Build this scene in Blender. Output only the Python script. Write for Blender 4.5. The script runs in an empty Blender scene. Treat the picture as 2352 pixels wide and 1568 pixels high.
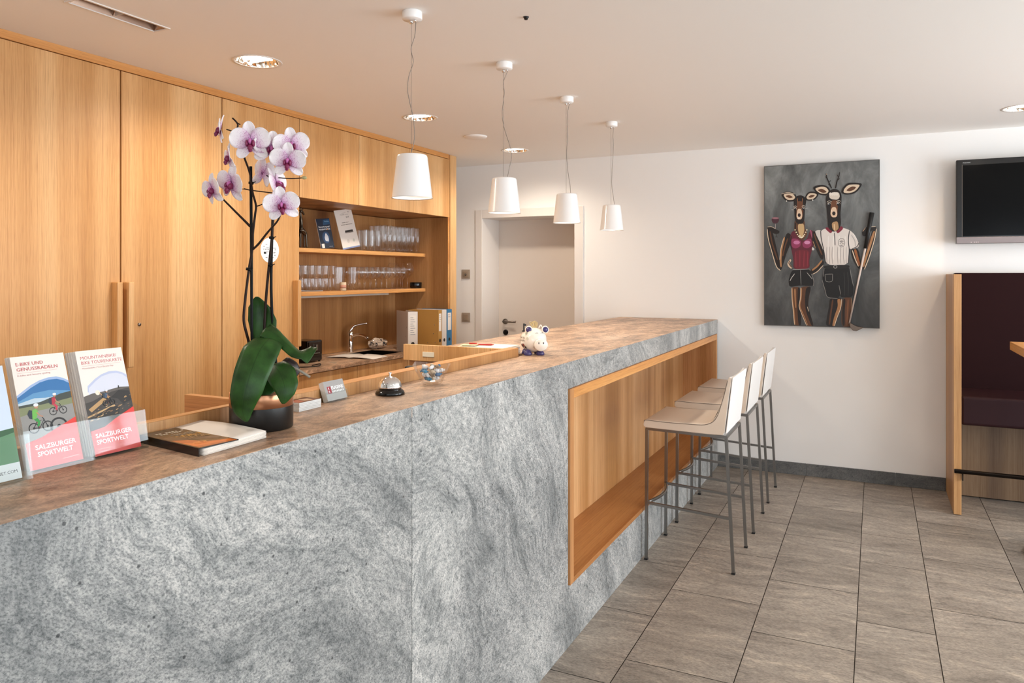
import bpy, bmesh, math, random
from mathutils import Vector, Matrix
from mathutils.geometry import tessellate_polygon
random.seed(7)
SC = bpy.context.scene
COL = SC.collection
R = math.radians
KW = [15, 64, 88]; KF = [15, 13]; KD = 34; KR = 12; KP = 9; EXPO = 0.40
PI = math.pi

# ---------------------------------------------------------------- helpers
def lin(h):
    h = h.lstrip('#')
    out = []
    for i in (0, 2, 4):
        c = int(h[i:i+2], 16) / 255.0
        out.append(c / 12.92 if c <= 0.04045 else ((c + 0.055) / 1.055) ** 2.4)
    return (out[0], out[1], out[2], 1.0)

class MB:
    """collects geometry, then links it as one mesh object"""
    def __init__(s):
        s.v = []; s.f = []; s.m = []; s.sm = []; s.uv = {}; s.mats = []
    def mi(s, mat):
        if mat is None: return 0
        if mat not in s.mats: s.mats.append(mat)
        return s.mats.index(mat)
    def add(s, vs, fs, mat=None, smooth=False):
        o = len(s.v); k = s.mi(mat)
        s.v += [Vector(p) for p in vs]
        for f in fs:
            s.f.append([i + o for i in f]); s.m.append(k); s.sm.append(smooth)
        return o
    def box(s, x0, x1, y0, y1, z0, z1, mat=None, M=None):
        vs = [Vector((x, y, z)) for z in (z0, z1) for y in (y0, y1) for x in (x0, x1)]
        if M is not None: vs = [M @ p for p in vs]
        s.add(vs, [(0,2,3,1),(4,5,7,6),(0,1,5,4),(2,6,7,3),(0,4,6,2),(1,3,7,5)], mat)
        return s
    def rbox(s, x0, x1, y0, y1, z0, z1, r=.003, mat=None, M=None, seg=2):
        bm = bmesh.new()
        bmesh.ops.create_cube(bm, size=1)
        for v in bm.verts:
            v.co = Vector(((x0+x1)/2 + v.co.x*(x1-x0), (y0+y1)/2 + v.co.y*(y1-y0), (z0+z1)/2 + v.co.z*(z1-z0)))
        bmesh.ops.bevel(bm, geom=bm.edges[:], offset=r, segments=seg, profile=.5, affect='EDGES')
        s.bm(bm, mat, M, smooth=False); return s
    def bm(s, bm, mat=None, M=None, smooth=True):
        bm.verts.index_update()
        vs = [(M @ v.co) if M is not None else v.co.copy() for v in bm.verts]
        s.add(vs, [[v.index for v in f.verts] for f in bm.faces], mat, smooth)
        bm.free()
    def poly(s, pts, mat=None):
        s.add(pts, [list(range(len(pts)))], mat); return s
    def prism(s, pts, off, mat=None):
        """polygon pts extruded by the vector off"""
        n = len(pts); off = Vector(off)
        vs = [Vector(p) for p in pts] + [Vector(p) + off for p in pts]
        fs = [list(range(n))[::-1], list(range(n, 2*n))] + [(i, (i+1) % n, (i+1) % n + n, i+n) for i in range(n)]
        s.add(vs, fs, mat); return s
    def lathe(s, prof, n=24, c=(0,0,0), mat=None, smooth=True, M=None, closed=False):
        c = Vector(c); vs = []; fs = []
        for (r, z) in prof:
            for i in range(n):
                a = 2*PI*i/n
                vs.append(Vector((r*math.cos(a), r*math.sin(a), z)) + c)
        k = len(prof)
        for j in range(k-1 if not closed else k):
            j2 = (j+1) % k
            for i in range(n):
                i2 = (i+1) % n
                fs.append((j*n+i, j*n+i2, j2*n+i2, j2*n+i))
        if not closed:
            if prof[0][0] > 1e-5: fs.append(list(range(n))[::-1])
            if prof[-1][0] > 1e-5: fs.append([(k-1)*n+i for i in range(n)])
        if M is not None: vs = [M @ p for p in vs]
        s.add(vs, fs, mat, smooth); return s
    def tube(s, pts, r, n=8, mat=None, cap=True, smooth=True):
        pts = [Vector(p) for p in pts]; k = len(pts)
        rr = r if isinstance(r, (list, tuple)) else [r]*k
        vs = []; up = None
        for i, p in enumerate(pts):
            if i == 0: d = pts[1]-pts[0]
            elif i == k-1: d = pts[-1]-pts[-2]
            else: d = (pts[i+1]-pts[i]).normalized() + (pts[i]-pts[i-1]).normalized()
            d.normalize()
            if up is None:
                up = Vector((0,0,1)) if abs(d.z) < .9 else Vector((1,0,0))
            a = d.cross(up).normalized(); b = a.cross(d).normalized(); up = b
            for j in range(n):
                t = 2*PI*j/n + PI/4
                vs.append(p + (a*math.cos(t) + b*math.sin(t))*rr[i])
        fs = [(i*n+j, i*n+(j+1) % n, (i+1)*n+(j+1) % n, (i+1)*n+j) for i in range(k-1) for j in range(n)]
        if cap: fs += [list(range(n))[::-1], [(k-1)*n+j for j in range(n)]]
        s.add(vs, fs, mat, smooth); return s
    def sphere(s, c, r, mat=None, n=16, sc=(1,1,1), M=None):
        bm = bmesh.new(); bmesh.ops.create_uvsphere(bm, u_segments=n, v_segments=max(6, n//2), radius=r)
        for v in bm.verts: v.co = Vector((v.co.x*sc[0], v.co.y*sc[1], v.co.z*sc[2])) + Vector(c)
        s.bm(bm, mat, M); return s
    def text(s, body, o, right, up, h, mat, w=None, bold=0.0):
        """flat lettering: baseline origin o, cap height h, optionally fitted to the width w"""
        cu = bpy.data.curves.new('t', 'FONT'); cu.body = body; cu.size = 1.0; cu.offset = bold
        cu.resolution_u = 2
        ob = bpy.data.objects.new('t', cu); COL.objects.link(ob)
        dg = bpy.context.evaluated_depsgraph_get()
        me = bpy.data.meshes.new_from_object(ob.evaluated_get(dg))
        if len(me.vertices):
            xs = [v.co.x for v in me.vertices]; ys = [v.co.y for v in me.vertices]
            k = h / 0.70
            kx = w / (max(xs) - min(xs)) if w else k
            o = Vector(o); right = Vector(right).normalized(); up = Vector(up).normalized()
            s.add([o + right*((v.co.x-min(xs))*kx) + up*(v.co.y*k) for v in me.vertices],
                  [list(p.vertices) for p in me.polygons], mat)
        bpy.data.objects.remove(ob); bpy.data.curves.remove(cu); bpy.data.meshes.remove(me)
        return s
    def build(s, name, mat=None, parent=None, world=True, bevel=0, sub=0, autosmooth=False):
        me = bpy.data.meshes.new(name)
        vs = s.v
        if parent is not None and world:
            inv = WM[parent.name].inverted(); vs = [inv @ v for v in vs]
        me.from_pydata([tuple(v) for v in vs], [], s.f)
        mats = s.mats if s.mats else [mat]
        if s.mats and mat is not None and mat not in s.mats:
            pass
        for m_ in mats: me.materials.append(m_)
        for i, p in enumerate(me.polygons):
            p.material_index = s.m[i]; p.use_smooth = s.sm[i]
        me.update()
        ob = bpy.data.objects.new(name, me); COL.objects.link(ob)
        WM[ob.name] = Matrix.Identity(4) if parent is None else WM[parent.name]
        if parent is not None: ob.parent = parent
        if bevel:
            b = ob.modifiers.new('bevel', 'BEVEL'); b.width = bevel; b.segments = 2; b.limit_method = 'ANGLE'
        if sub:
            b = ob.modifiers.new('sub', 'SUBSURF'); b.levels = sub; b.render_levels = sub
        return ob
WM = {}
def tag(o, label=None, cat=None, group=None, kind=None):
    if label: o['label'] = label
    if cat: o['category'] = cat
    if group: o['group'] = group
    if kind: o['kind'] = kind
    return o
def thing(name, loc, label, cat, group=None, rz=0.0):
    o = bpy.data.objects.new(name, None); COL.objects.link(o)
    o.location = loc; o.rotation_euler = (0, 0, rz); o.empty_display_size = .05
    WM[o.name] = Matrix.Translation(Vector(loc)) @ Matrix.Rotation(rz, 4, 'Z')
    return tag(o, label, cat, group)
def dup(o, loc=None, rz=None, label=None, parent=None, group=None):
    c = o.copy(); COL.objects.link(c); WM[c.name] = Matrix.Identity(4)
    if parent is not None: c.parent = parent
    if loc is not None: c.location = loc
    if rz is not None: c.rotation_euler = (0, 0, rz)
    if label: c['label'] = label
    if group: c['group'] = group
    for ch in [q for q in bpy.data.objects if q.parent == o]:
        dup(ch, parent=c)
    return c
def struct(name, mb, mat=None, parent=None, **k):
    o = mb.build(name, mat, parent, **k)
    if parent is None: o['kind'] = 'structure'
    return o
def smoothpath(pts, k=6):
    pts = [Vector(p) for p in pts]; out = []
    for i in range(len(pts)-1):
        p0 = pts[max(i-1, 0)]; p1 = pts[i]; p2 = pts[i+1]; p3 = pts[min(i+2, len(pts)-1)]
        for j in range(k):
            t = j/k
            out.append(.5*((2*p1) + (p2-p0)*t + (2*p0-5*p1+4*p2-p3)*t*t + (3*p1-p0-3*p2+p3)*t**3))
    out.append(pts[-1]); return out

# ---------------------------------------------------------------- materials
class NT:
    def __init__(s, name):
        s.m = bpy.data.materials.new(name); s.m.use_nodes = True
        s.t = s.m.node_tree; s.n = s.t.nodes; s.l = s.t.links
        s.b = s.n['Principled BSDF']; s.out = s.n['Material Output']
    def nd(s, typ, **k):
        n = s.n.new(typ)
        for a, v in k.items(): setattr(n, a, v)
        return n
    def lk(s, a, b): s.l.new(a, b)
    def val(s, x, sock):
        if isinstance(x, (int, float)): sock.default_value = x
        elif isinstance(x, (tuple, list)): sock.default_value = x
        else: s.lk(x, sock)
    def pos(s):
        g = s.nd('ShaderNodeNewGeometry'); return g.outputs['Position']
    def mapping(s, vec, loc=(0,0,0), rot=(0,0,0), sc=(1,1,1)):
        m = s.nd('ShaderNodeMapping'); s.lk(vec, m.inputs[0])
        m.inputs['Location'].default_value = loc; m.inputs['Rotation'].default_value = rot; m.inputs['Scale'].default_value = sc
        return m.outputs[0]
    def noise(s, vec, scale, detail=3, rough=.5, dist=0.0, color=False):
        n = s.nd('ShaderNodeTexNoise'); s.lk(vec, n.inputs['Vector'])
        n.inputs['Scale'].default_value = scale; n.inputs['Detail'].default_value = detail
        n.inputs['Roughness'].default_value = rough; n.inputs['Distortion'].default_value = dist
        return n.outputs['Color' if color else 'Fac']
    def ramp(s, fac, stops, interp='LINEAR'):
        r = s.nd('ShaderNodeValToRGB'); s.lk(fac, r.inputs[0]); cr = r.color_ramp; cr.interpolation = interp
        while len(cr.elements) < len(stops): cr.elements.new(.5)
        for e, (p, c) in zip(cr.elements, stops):
            e.position = p; e.color = c if isinstance(c, (tuple, list)) else (c, c, c, 1)
        return r.outputs[0]
    def mix(s, fac, a, b, mode='MIX'):
        m = s.nd('ShaderNodeMix', data_type='RGBA', blend_type=mode)
        s.val(fac, m.inputs[0]); s.val(a, m.inputs[6]); s.val(b, m.inputs[7]); return m.outputs[2]
    def math(s, op, a, b=0.0, clamp=False):
        m = s.nd('ShaderNodeMath', operation=op, use_clamp=clamp); s.val(a, m.inputs[0]); s.val(b, m.inputs[1]); return m.outputs[0]
    def vadd(s, a, b):
        m = s.nd('ShaderNodeVectorMath', operation='ADD'); s.val(a, m.inputs[0]); s.val(b, m.inputs[1]); return m.outputs[0]
    def vscale(s, a, k):
        m = s.nd('ShaderNodeVectorMath', operation='SCALE'); s.lk(a, m.inputs[0]); m.inputs[3].default_value = k; return m.outputs[0]
    def base(s, c): s.val(c, s.b.inputs['Base Color']); return s
    def rough(s, r): s.val(r, s.b.inputs['Roughness']); return s
    def bump(s, h, strength=.3, dist=.002):
        b = s.nd('ShaderNodeBump'); b.inputs['Strength'].default_value = strength; b.inputs['Distance'].default_value = dist
        s.lk(h, b.inputs['Height']); s.lk(b.outputs[0], s.b.inputs['Normal']); return s

def flat(name, hexc, rough=.5, metal=0.0, spec=.5, coat=0.0):
    t = NT(name); t.base(lin(hexc)); t.rough(rough)
    t.b.inputs['Metallic'].default_value = metal; t.b.inputs['Specular IOR Level'].default_value = spec
    t.b.inputs['Coat Weight'].default_value = coat
    return t.m
_fl = {}
def ink(hexc, rough=.45):
    k = (hexc, rough)
    if k not in _fl: _fl[k] = flat('print_' + hexc.strip('#'), hexc, rough)
    return _fl[k]

def wood(name, light, mid, dark, axis='z', off=(0,0,0), rough=.42, contrast=1.0):
    t = NT(name); p = t.pos()
    a = {'z': (1, 1, .011), 'y': (1, .012, 1), 'x': (.012, 1, 1)}[axis]
    v = t.mapping(p, off, (0,0,0), a)
    broad = t.noise(v, 5.5, 2, .5, .1)
    streak = t.noise(v, 150, 4, .7, 0)
    fine = t.noise(t.mapping(p, off, (0,0,0), tuple(q*(1 if q > .5 else 1.8) for q in a)), 520, 2, .6)
    c = t.ramp(broad, [(.36, dark), (.5, mid), (.64, light)])
    c2 = t.ramp(streak, [(.32, (.70,.58,.46,1)), (.47, (.95,.92,.88,1)), (.60, (1.05,1.06,1.08,1))])
    c = t.mix(.70*contrast, c, c2, 'MULTIPLY')
    c3 = t.ramp(fine, [(.33, (.78,.70,.62,1)), (.52, (1.03,1.03,1.03,1))])
    c = t.mix(.65*contrast, c, c3, 'MULTIPLY')
    t.base(c); t.rough(rough); t.bump(streak, .08, .001)
    return t.m

def granite(name, off=(0,0,0), rot=(0,0,0), bright=1.0, cont=1.0, rough=.42):
    t = NT(name); p = t.pos()
    v0 = t.mapping(p, off, rot, (1,1,1))
    w = t.noise(v0, 1.5, 2, .5, 0.0, True)
    v1 = t.vadd(v0, t.vscale(w, .55))
    w2 = t.noise(v1, 7.0, 3, .6, 0.0, True)
    v2 = t.vadd(v1, t.vscale(w2, .045))
    big = t.noise(t.mapping(v2, (0,0,0), (0,0,0), (1.0, .45, 1.3)), 3.2, 6, .62)
    vein = t.noise(t.mapping(v2, (3,1,2), (0,0,0), (1.0, .20, 1.6)), 13.0, 6, .72)
    fineS = t.noise(t.mapping(v2, (3,1,2), (0,0,0), (1.0, .75, 1.2)), 55.0, 5, .80)
    grain = t.noise(t.mapping(v0, (7,3,1), (.4,0,0), (1, .8, 1.3)), 210.0, 3, .8)
    L = (.350*bright, .350*bright, .343*bright, 1); Mi = (.275*bright, .278*bright, .275*bright, 1); D = (.168*bright, .175*bright, .177*bright, 1)
    c = t.ramp(big, [(.34, D), (.48, Mi), (.62, L)])
    c = t.mix(.85*cont, c, t.ramp(vein, [(.34, (.50,.53,.54,1)), (.46, (.93,.94,.94,1)), (.60, (1.14,1.13,1.12,1))]), 'MULTIPLY')
    c = t.mix(.72*cont, c, t.ramp(fineS, [(.35, (.36,.39,.40,1)), (.46, (.90,.91,.91,1)), (.58, (1.38,1.36,1.33,1))]), 'MULTIPLY')
    c = t.mix(.78*cont, c, t.ramp(grain, [(.36, (.34,.37,.38,1)), (.47, (.95,.95,.95,1)), (.60, (1.42,1.40,1.37,1))]), 'MULTIPLY')
    vo = t.nd('ShaderNodeTexVoronoi'); t.lk(v0, vo.inputs['Vector']); vo.inputs['Scale'].default_value = 20
    sp = t.ramp(vo.outputs['Distance'], [(.05, (.10,.11,.12,1)), (.085, (1,1,1,1))])
    c = t.mix(.85, c, sp, 'MULTIPLY')
    t.base(c); t.rough(rough); t.bump(grain, .15, .001)
    return t.m

def brownstone(name, off=(0,0,0), k=1.0):
    t = NT(name); p = t.pos()
    v0 = t.mapping(p, off, (0,0,.10), (1,1,1))
    w = t.noise(v0, 3.0, 3, .55, 0.0, True)
    v1 = t.mapping(t.vadd(v0, t.vscale(w, .16)), (0,0,0), (0,0,.2), (1.0, .42, 1))
    big = t.noise(v1, 8.0, 6, .68, .6); fi = t.noise(v1, 34, 6, .80, .5); gr = t.noise(t.mapping(v0, (0,0,0), (0,0,0), (1,.6,1)), 260, 3, .8)
    c = t.ramp(big, [(.34, lin('#85705e')), (.46, lin('#a98a71')), (.58, lin('#c7a78b')), (.72, lin('#b5a999'))])
    c = t.mix(.85, c, t.ramp(fi, [(.33, (.36,.33,.31,1)), (.45, (.82,.80,.78,1)), (.58, (1.2*k,1.17*k,1.14*k,1))]), 'MULTIPLY')
    c = t.mix(.7, c, t.ramp(gr, [(.34, (.45,.42,.40,1)), (.5, (1,1,1,1)), (.65, (1.2,1.2,1.2,1))]), 'MULTIPLY')
    t.base(c); t.rough(.42); t.bump(fi, .12, .001)
    return t.m

def floor_mat():
    t = NT('floor_tile'); p = t.pos()
    at = t.nd('ShaderNodeAttribute'); at.attribute_name = 'tile'
    v0 = t.vadd(p, t.vscale(at.outputs['Color'], 9.0))
    w = t.noise(v0, 2.0, 2, .5, 0.0, True)
    v1 = t.mapping(t.vadd(v0, t.vscale(w, .25)), (0,0,0), (0,0,-.45), (.30, 1.35, 1))
    big = t.noise(v1, 3.0, 4, .6); st = t.noise(v1, 17, 5, .72); gr = t.noise(t.mapping(v0, (0,0,0), (0,0,-.3), (.55,1.3,1)), 110, 3, .75)
    c = t.ramp(big, [(.30, lin('#7f766c')), (.5, lin('#958b80')), (.7, lin('#a59b8f'))])
    c = t.mix(.75, c, t.ramp(st, [(.32, (.55,.55,.55,1)), (.46, (.93,.93,.93,1)), (.56, (1.05,1.05,1.04,1)), (.66, (1.5,1.46,1.4,1))]), 'MULTIPLY')
    c = t.mix(.75, c, t.ramp(gr, [(.35, (.55,.55,.55,1)), (.6, (1.18,1.18,1.18,1))]), 'MULTIPLY')
    sep = t.nd('ShaderNodeSeparateColor'); t.lk(at.outputs['Color'], sep.inputs[0])
    br = t.math('ADD', t.math('MULTIPLY', sep.outputs[2], .22), .89)
    cb = t.nd('ShaderNodeCombineColor'); t.lk(br, cb.inputs[0]); t.lk(br, cb.inputs[1]); t.lk(br, cb.inputs[2])
    c = t.mix(1.0, c, cb.outputs[0], 'MULTIPLY')
    t.base(c); t.rough(t.ramp(st, [(.3, .50), (.7, .40)])); t.bump(gr, .2, .001)
    return t.m

def plaster(name, hexc, rough=.85):
    t = NT(name); p = t.pos(); t.base(lin(hexc)); t.rough(rough)
    t.bump(t.noise(p, 22, 5, .6), .10, .004)
    return t.m

def thin_glass(name, tint='#ffffff', k=1.0, base=.06, power=3.0, edge=.75):
    """thin clear sheet: see-through, with a mirror layer that grows towards grazing view"""
    t = NT(name); t.n.remove(t.b)
    tr = t.nd('ShaderNodeBsdfTransparent'); tr.inputs[0].default_value = lin(tint)
    gl = t.nd('ShaderNodeBsdfGlossy'); gl.inputs['Roughness'].default_value = .05
    lw = t.nd('ShaderNodeLayerWeight'); lw.inputs[0].default_value = .5
    f = t.math('POWER', lw.outputs['Facing'], power)
    f = t.math('ADD', t.math('MULTIPLY', f, edge), base, True)
    mx = t.nd('ShaderNodeMixShader'); t.lk(f, mx.inputs[0]); t.lk(tr.outputs[0], mx.inputs[1]); t.lk(gl.outputs[0], mx.inputs[2])
    t.lk(mx.outputs[0], t.out.inputs[0]); return t.m

def emit(name, rgb, strength):
    t = NT(name); t.base((0,0,0,1)); t.b.inputs['Emission Color'].default_value = (*rgb, 1); t.b.inputs['Emission Strength'].default_value = strength
    return t.m

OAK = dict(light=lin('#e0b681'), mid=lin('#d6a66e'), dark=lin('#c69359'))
M = {}
for i in range(5):
    M['oak%d' % i] = wood('oak_veneer_%d' % i, axis='z', off=(1.7*i, 3.1*i, 0), **OAK)
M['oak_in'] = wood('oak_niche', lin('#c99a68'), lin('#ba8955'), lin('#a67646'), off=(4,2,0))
M['oak_y'] = wood('oak_edge', lin('#dda565'), lin('#cf9150'), lin('#bc7b40'), axis='y')
M['oak_x'] = wood('oak_edge_cross', lin('#dda565'), lin('#cf9150'), lin('#bc7b40'), axis='x')
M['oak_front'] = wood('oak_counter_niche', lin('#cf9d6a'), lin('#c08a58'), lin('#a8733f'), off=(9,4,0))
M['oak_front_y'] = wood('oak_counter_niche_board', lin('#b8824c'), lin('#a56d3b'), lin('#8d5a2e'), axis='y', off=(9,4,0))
M['oak_booth'] = wood('oak_booth', lin('#c89b68'), lin('#ba8a57'), lin('#a67748'), off=(2,9,0))
M['oak_dark'] = wood('oak_booth_base', lin('#80684f'), lin('#735b43'), lin('#614b38'), off=(5,7,0))
M['granite'] = granite('grey_granite', (0,0,0), (.55,0,0))
M['granite2'] = granite('grey_granite_b', (2.3,.7,1.1), (.95,0,0), 1.08)
M['granite3'] = granite('grey_granite_c_lit', (5.1,3.7,2.1), (1.2,0,0), 1.22, .85)  # brighter copy: window light on these panels is put into the stone colour
M['brown'] = brownstone('worktop_stone_warm_lit')  # tan tint paints in warm lamp light and reflections; brown streaks are the stone's
M['skirt'] = granite('skirting_stone', (1,2,3), (.1,0,0), .42, .7)
M['wall'] = plaster('wall_plaster', '#f6f4f1')
M['ceil'] = plaster('ceiling_plaster', '#f8f4ef')
M['floor'] = floor_mat()
M['grout'] = flat('grout', '#4a443e', .9)
M['white'] = flat('white_lacquer', '#ece6e0', .4)
M['doorw'] = flat('door_lacquer', '#e6dcd2', .45)
M['shade'] = flat('shade_white', '#fbfaf8', .28, coat=.3)
M['steel'] = flat('brushed_steel', '#8d8c8a', .32, 1.0)
M['chrome'] = flat('chrome', '#e8e8e8', .06, 1.0)
M['nickel'] = flat('satin_nickel', '#8a8078', .35, 1.0)
M['darkmetal'] = flat('dark_metal', '#201c1a', .35, .8)
M['black'] = flat('black_gloss', '#0b0b0c', .15)
M['blackm'] = flat('black_matt', '#131313', .5)
M['gap'] = flat('shadow_gap', '#1c120b', .9)
M['leather'] = flat('beige_leather', '#dccbb9', .42)
M['leatherw'] = flat('white_leather', '#ece9e6', .40)
M['seam'] = flat('leather_seam', '#6c5d50', .7)
M['maroon'] = NT('maroon_cloth'); M['maroon'].base(lin('#210a0c')); M['maroon'].rough(.8); M['maroon'].b.inputs['Specular IOR Level'].default_value = .15; M['maroon'] = M['maroon'].m
M['maroon2'] = flat('dark_maroon_seat', '#280d12', .6, spec=.25)
M['glass'] = thin_glass('drinking_glass', '#fdfdfd', base=.06, power=2.6, edge=.7)
M['bowl_glass'] = thin_glass('faceted_glass', '#ffffff', base=.045, power=2.6, edge=.6)
M['acrylic'] = thin_glass('clear_acrylic', '#fafcfc', base=.021, power=3.2, edge=.5)
M['paper'] = flat('paper', '#eee6dc', .6)
M['paperside'] = flat('paper_edges', '#cfc9c4', .7)
M['cord'] = flat('steel_cord', '#8f857c', .5, .3)
M['glow'] = emit('lamp_glow', (1.0, .90, .76), 13)
M['glow_cool'] = emit('pendant_bulb_glow', (1.0, .93, .82), 10)

def P2(a, b): return (a+b)/2
# ---------------------------------------------------------------- camera
ANG = math.atan(834/1715)
cam_d = bpy.data.cameras.new('camera'); cam = bpy.data.objects.new('camera', cam_d); COL.objects.link(cam)
cam.location = (0, 0, 1.52); cam.rotation_euler = (PI/2, 0, ANG)
cam_d.sensor_width = 36; cam_d.lens = 26.25; cam_d.shift_y = -154/2352; cam_d.clip_start = .05
SC.camera = cam
SC.cycles.transparent_max_bounces = 48

# ---------------------------------------------------------------- room shell
CZ = 2.52; YB = 6.05; XL = -3.85; XR = 3.3; YF = -2.6
# floor tiles
def make_floor():
    mb = MB(); mb.add([(XL,YF,-.004),(XR,YF,-.004),(XR,YB+.4,-.004),(XL,YB+.4,-.004)], [(0,1,2,3)], M['grout'])
    xs = [-3.9,-3.5,-3.1,-2.8,-2.4,-2.0,-1.7,-1.29,-.887,-.474,-.072,.231,.64,1.04,1.345,1.75,2.15,2.45,2.86,3.3]
    rows = {7:[2.65,3.26,3.87,4.48,5.2],8:[2.125,2.85,3.585,4.2,4.81,5.42],9:[2.58,3.31,3.915,4.64,5.25],10:[2.9,3.613,4.37,4.845,5.55],11:[3.17,3.897,4.57,5.23],12:[2.8,3.5,4.26,4.9,5.5]}
    cols = [(0,0,0)]
    g = .0018; z = 0
    for i in range(len(xs)-1):
        ys = rows.get(i)
        if ys is None: ys = [2.6 + .31*(i % 3), 3.3+.31*(i % 3), 3.95+.31*(i % 3), 4.65+.31*(i % 3), 5.35+.2*(i % 3)]
        lo = ys[0]; pre = []
        while lo > YF: lo -= .61 if len(pre) % 2 else .72; pre.append(lo)
        ys = sorted([max(q, YF) for q in pre]) + ys + [YB + .4]
        for a, b in zip(ys, ys[1:]):
            if b - a < .02: continue
            x0, x1 = max(xs[i], XL)+g, xs[i+1]-g
            mb.add([(x0,a+g,z),(x1,a+g,z),(x1,b-g,z),(x0,b-g,z)], [(0,1,2,3)], M['floor'])
            cols.append((random.random(), random.random(), random.random()))
    o = struct('floor', mb)
    at = o.data.color_attributes.new('tile', 'FLOAT_COLOR', 'CORNER')
    for p in o.data.polygons:
        c = cols[p.index]
        for li in p.loop_indices: at.data[li].color = (c[0], c[1], c[2], 1)
make_floor()

# ceiling with the recesses cut in it
DLX, DRX = -2.612, .80
DLY = [-.16, 1.237, 2.634, 4.031, 5.428]; DRY = [-.22, 1.18, 2.575, 3.97, 5.37]
HR = .100
def make_ceiling():
    xs = [XL, DLX-.16, DLX+.16, DRX-.16, DRX+.16, XR]
    ys = {YF, YB+.4, 1.70, 2.165}
    for q in DLY + DRY: ys |= {round(q-.16, 4), round(q+.16, 4)}
    ys = sorted(ys); mb = MB()
    for i in range(5):
        for j in range(len(ys)-1):
            x0, x1, y0, y1 = xs[i], xs[i+1], ys[j], ys[j+1]
            hole = None
            if i == 1 or i == 3:
                for q in (DLY if i == 1 else DRY):
                    if y1 > q-.159 and y0 < q+.159: hole = q
            if i == 1 and y0 >= 1.69 and y1 <= 2.17:
                continue
            if hole is None:
                mb.add([(x0,y0,CZ),(x0,y1,CZ),(x1,y1,CZ),(x1,y0,CZ)], [(0,1,2,3)])
            # hole cells are filled below
    for X, Y in ((DLX, DLY), (DRX, DRY)):
        for q in Y:
            n = 32; vs = []; fs = []
            for k in range(n):
                a = 2*PI*k/n + PI/4; c, s_ = math.cos(a), math.sin(a)
                m_ = max(abs(c), abs(s_)); vs.append((X+HR*c, q+HR*s_, CZ)); vs.append((X+.16*c/m_, q+.16*s_/m_, CZ))
            for k in range(n):
                k2 = (k+1) % n; fs.append((2*k, 2*k+1, 2*k2+1, 2*k2))
            mb.add(vs, fs)
    # rectangular recess of the emergency light
    a0, a1, b0, b1 = -2.662, -2.586, 1.75, 2.115; x0, x1 = DLX-.16, DLX+.16
    for r in ((x0,x1,1.70,b0),(x0,x1,b1,2.165),(x0,a0,b0,b1),(a1,x1,b0,b1)):
        mb.add([(r[0],r[2],CZ),(r[0],r[3],CZ),(r[1],r[3],CZ),(r[1],r[2],CZ)], [(0,1,2,3)])
    # upper face of the slab
    mb.add([(XL-.1,YF-.1,CZ+.25),(XR+.1,YF-.1,CZ+.25),(XR+.1,YB+.5,CZ+.25),(XL-.1,YB+.5,CZ+.25)], [(0,1,2,3)])
    struct('ceiling', mb, M['ceil'])
make_ceiling()

# walls
DX0, DX1, DZ, DD = -3.249, -2.331, 2.04, .34
w = MB()
w.box(XL-.1, DX0, YB, YB+DD+.06, 0, CZ+.25); w.box(DX1, XR+.1, YB, YB+DD+.06, 0, CZ+.25); w.box(DX0, DX1, YB, YB+DD+.06, DZ, CZ+.25)
struct('wall_back', w, M['wall'])
w = MB(); w.box(XL-.15, XL, YF, YB, 0, CZ+.25); struct('wall_left', w, M['wall'])
# right wall with tall windows (daylight), front wall with windows
WR = [(-1.9, .3), (.75, 2.95), (3.5, 5.3)]; WZ0, WZ1 = .45, 2.3
w = MB(); y = YF
for a, b in WR:
    w.box(XR, XR+.25, y, a, 0, CZ+.25); w.box(XR, XR+.25, a, b, 0, WZ0); w.box(XR, XR+.25, a, b, WZ1, CZ+.25); y = b
w.box(XR, XR+.25, y, YB, 0, CZ+.25)
struct('wall_right', w, M['wall'])
WF = [(-.6, 1.2), (1.6, 3.0)]
w = MB(); x = XL
for a, b in WF:
    w.box(x, a, YF-.25, YF, 0, CZ+.25); w.box(a, b, YF-.25, YF, 0, WZ0); w.box(a, b, YF-.25, YF, WZ1, CZ+.25); x = b
w.box(x, XR+.25, YF-.25, YF, 0, CZ+.25)
struct('wall_front', w, M['wall'])
n = 0
for (a, b) in WR:
    n += 1; mb = MB()
    for q in (a, P2(a, b)-.025, b-.05): mb.box(XR+.08, XR+.14, q, q+.05, WZ0, WZ1)
    mb.box(XR+.08, XR+.14, a, b, WZ0, WZ0+.05); mb.box(XR+.08, XR+.14, a, b, WZ1-.05, WZ1)
    struct('window_%d' % n, mb, M['white'])
for (a, b) in WF:
    n += 1; mb = MB()
    for q in (a, P2(a, b)-.025, b-.05): mb.box(q, q+.05, YF-.14, YF-.08, WZ0, WZ1)
    mb.box(a, b, YF-.14, YF-.08, WZ0, WZ0+.05); mb.box(a, b, YF-.14, YF-.08, WZ1-.05, WZ1)
    struct('window_%d' % n, mb, M['white'])

# stone skirting
mb = MB()
for a, b in ((-1.118, -.47), (-.467, .13), (.133, .445)): mb.box(a, b, YB-.012, YB, 0, .092)
struct('baseboard_back', mb, M['skirt'], bevel=.002)

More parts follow.
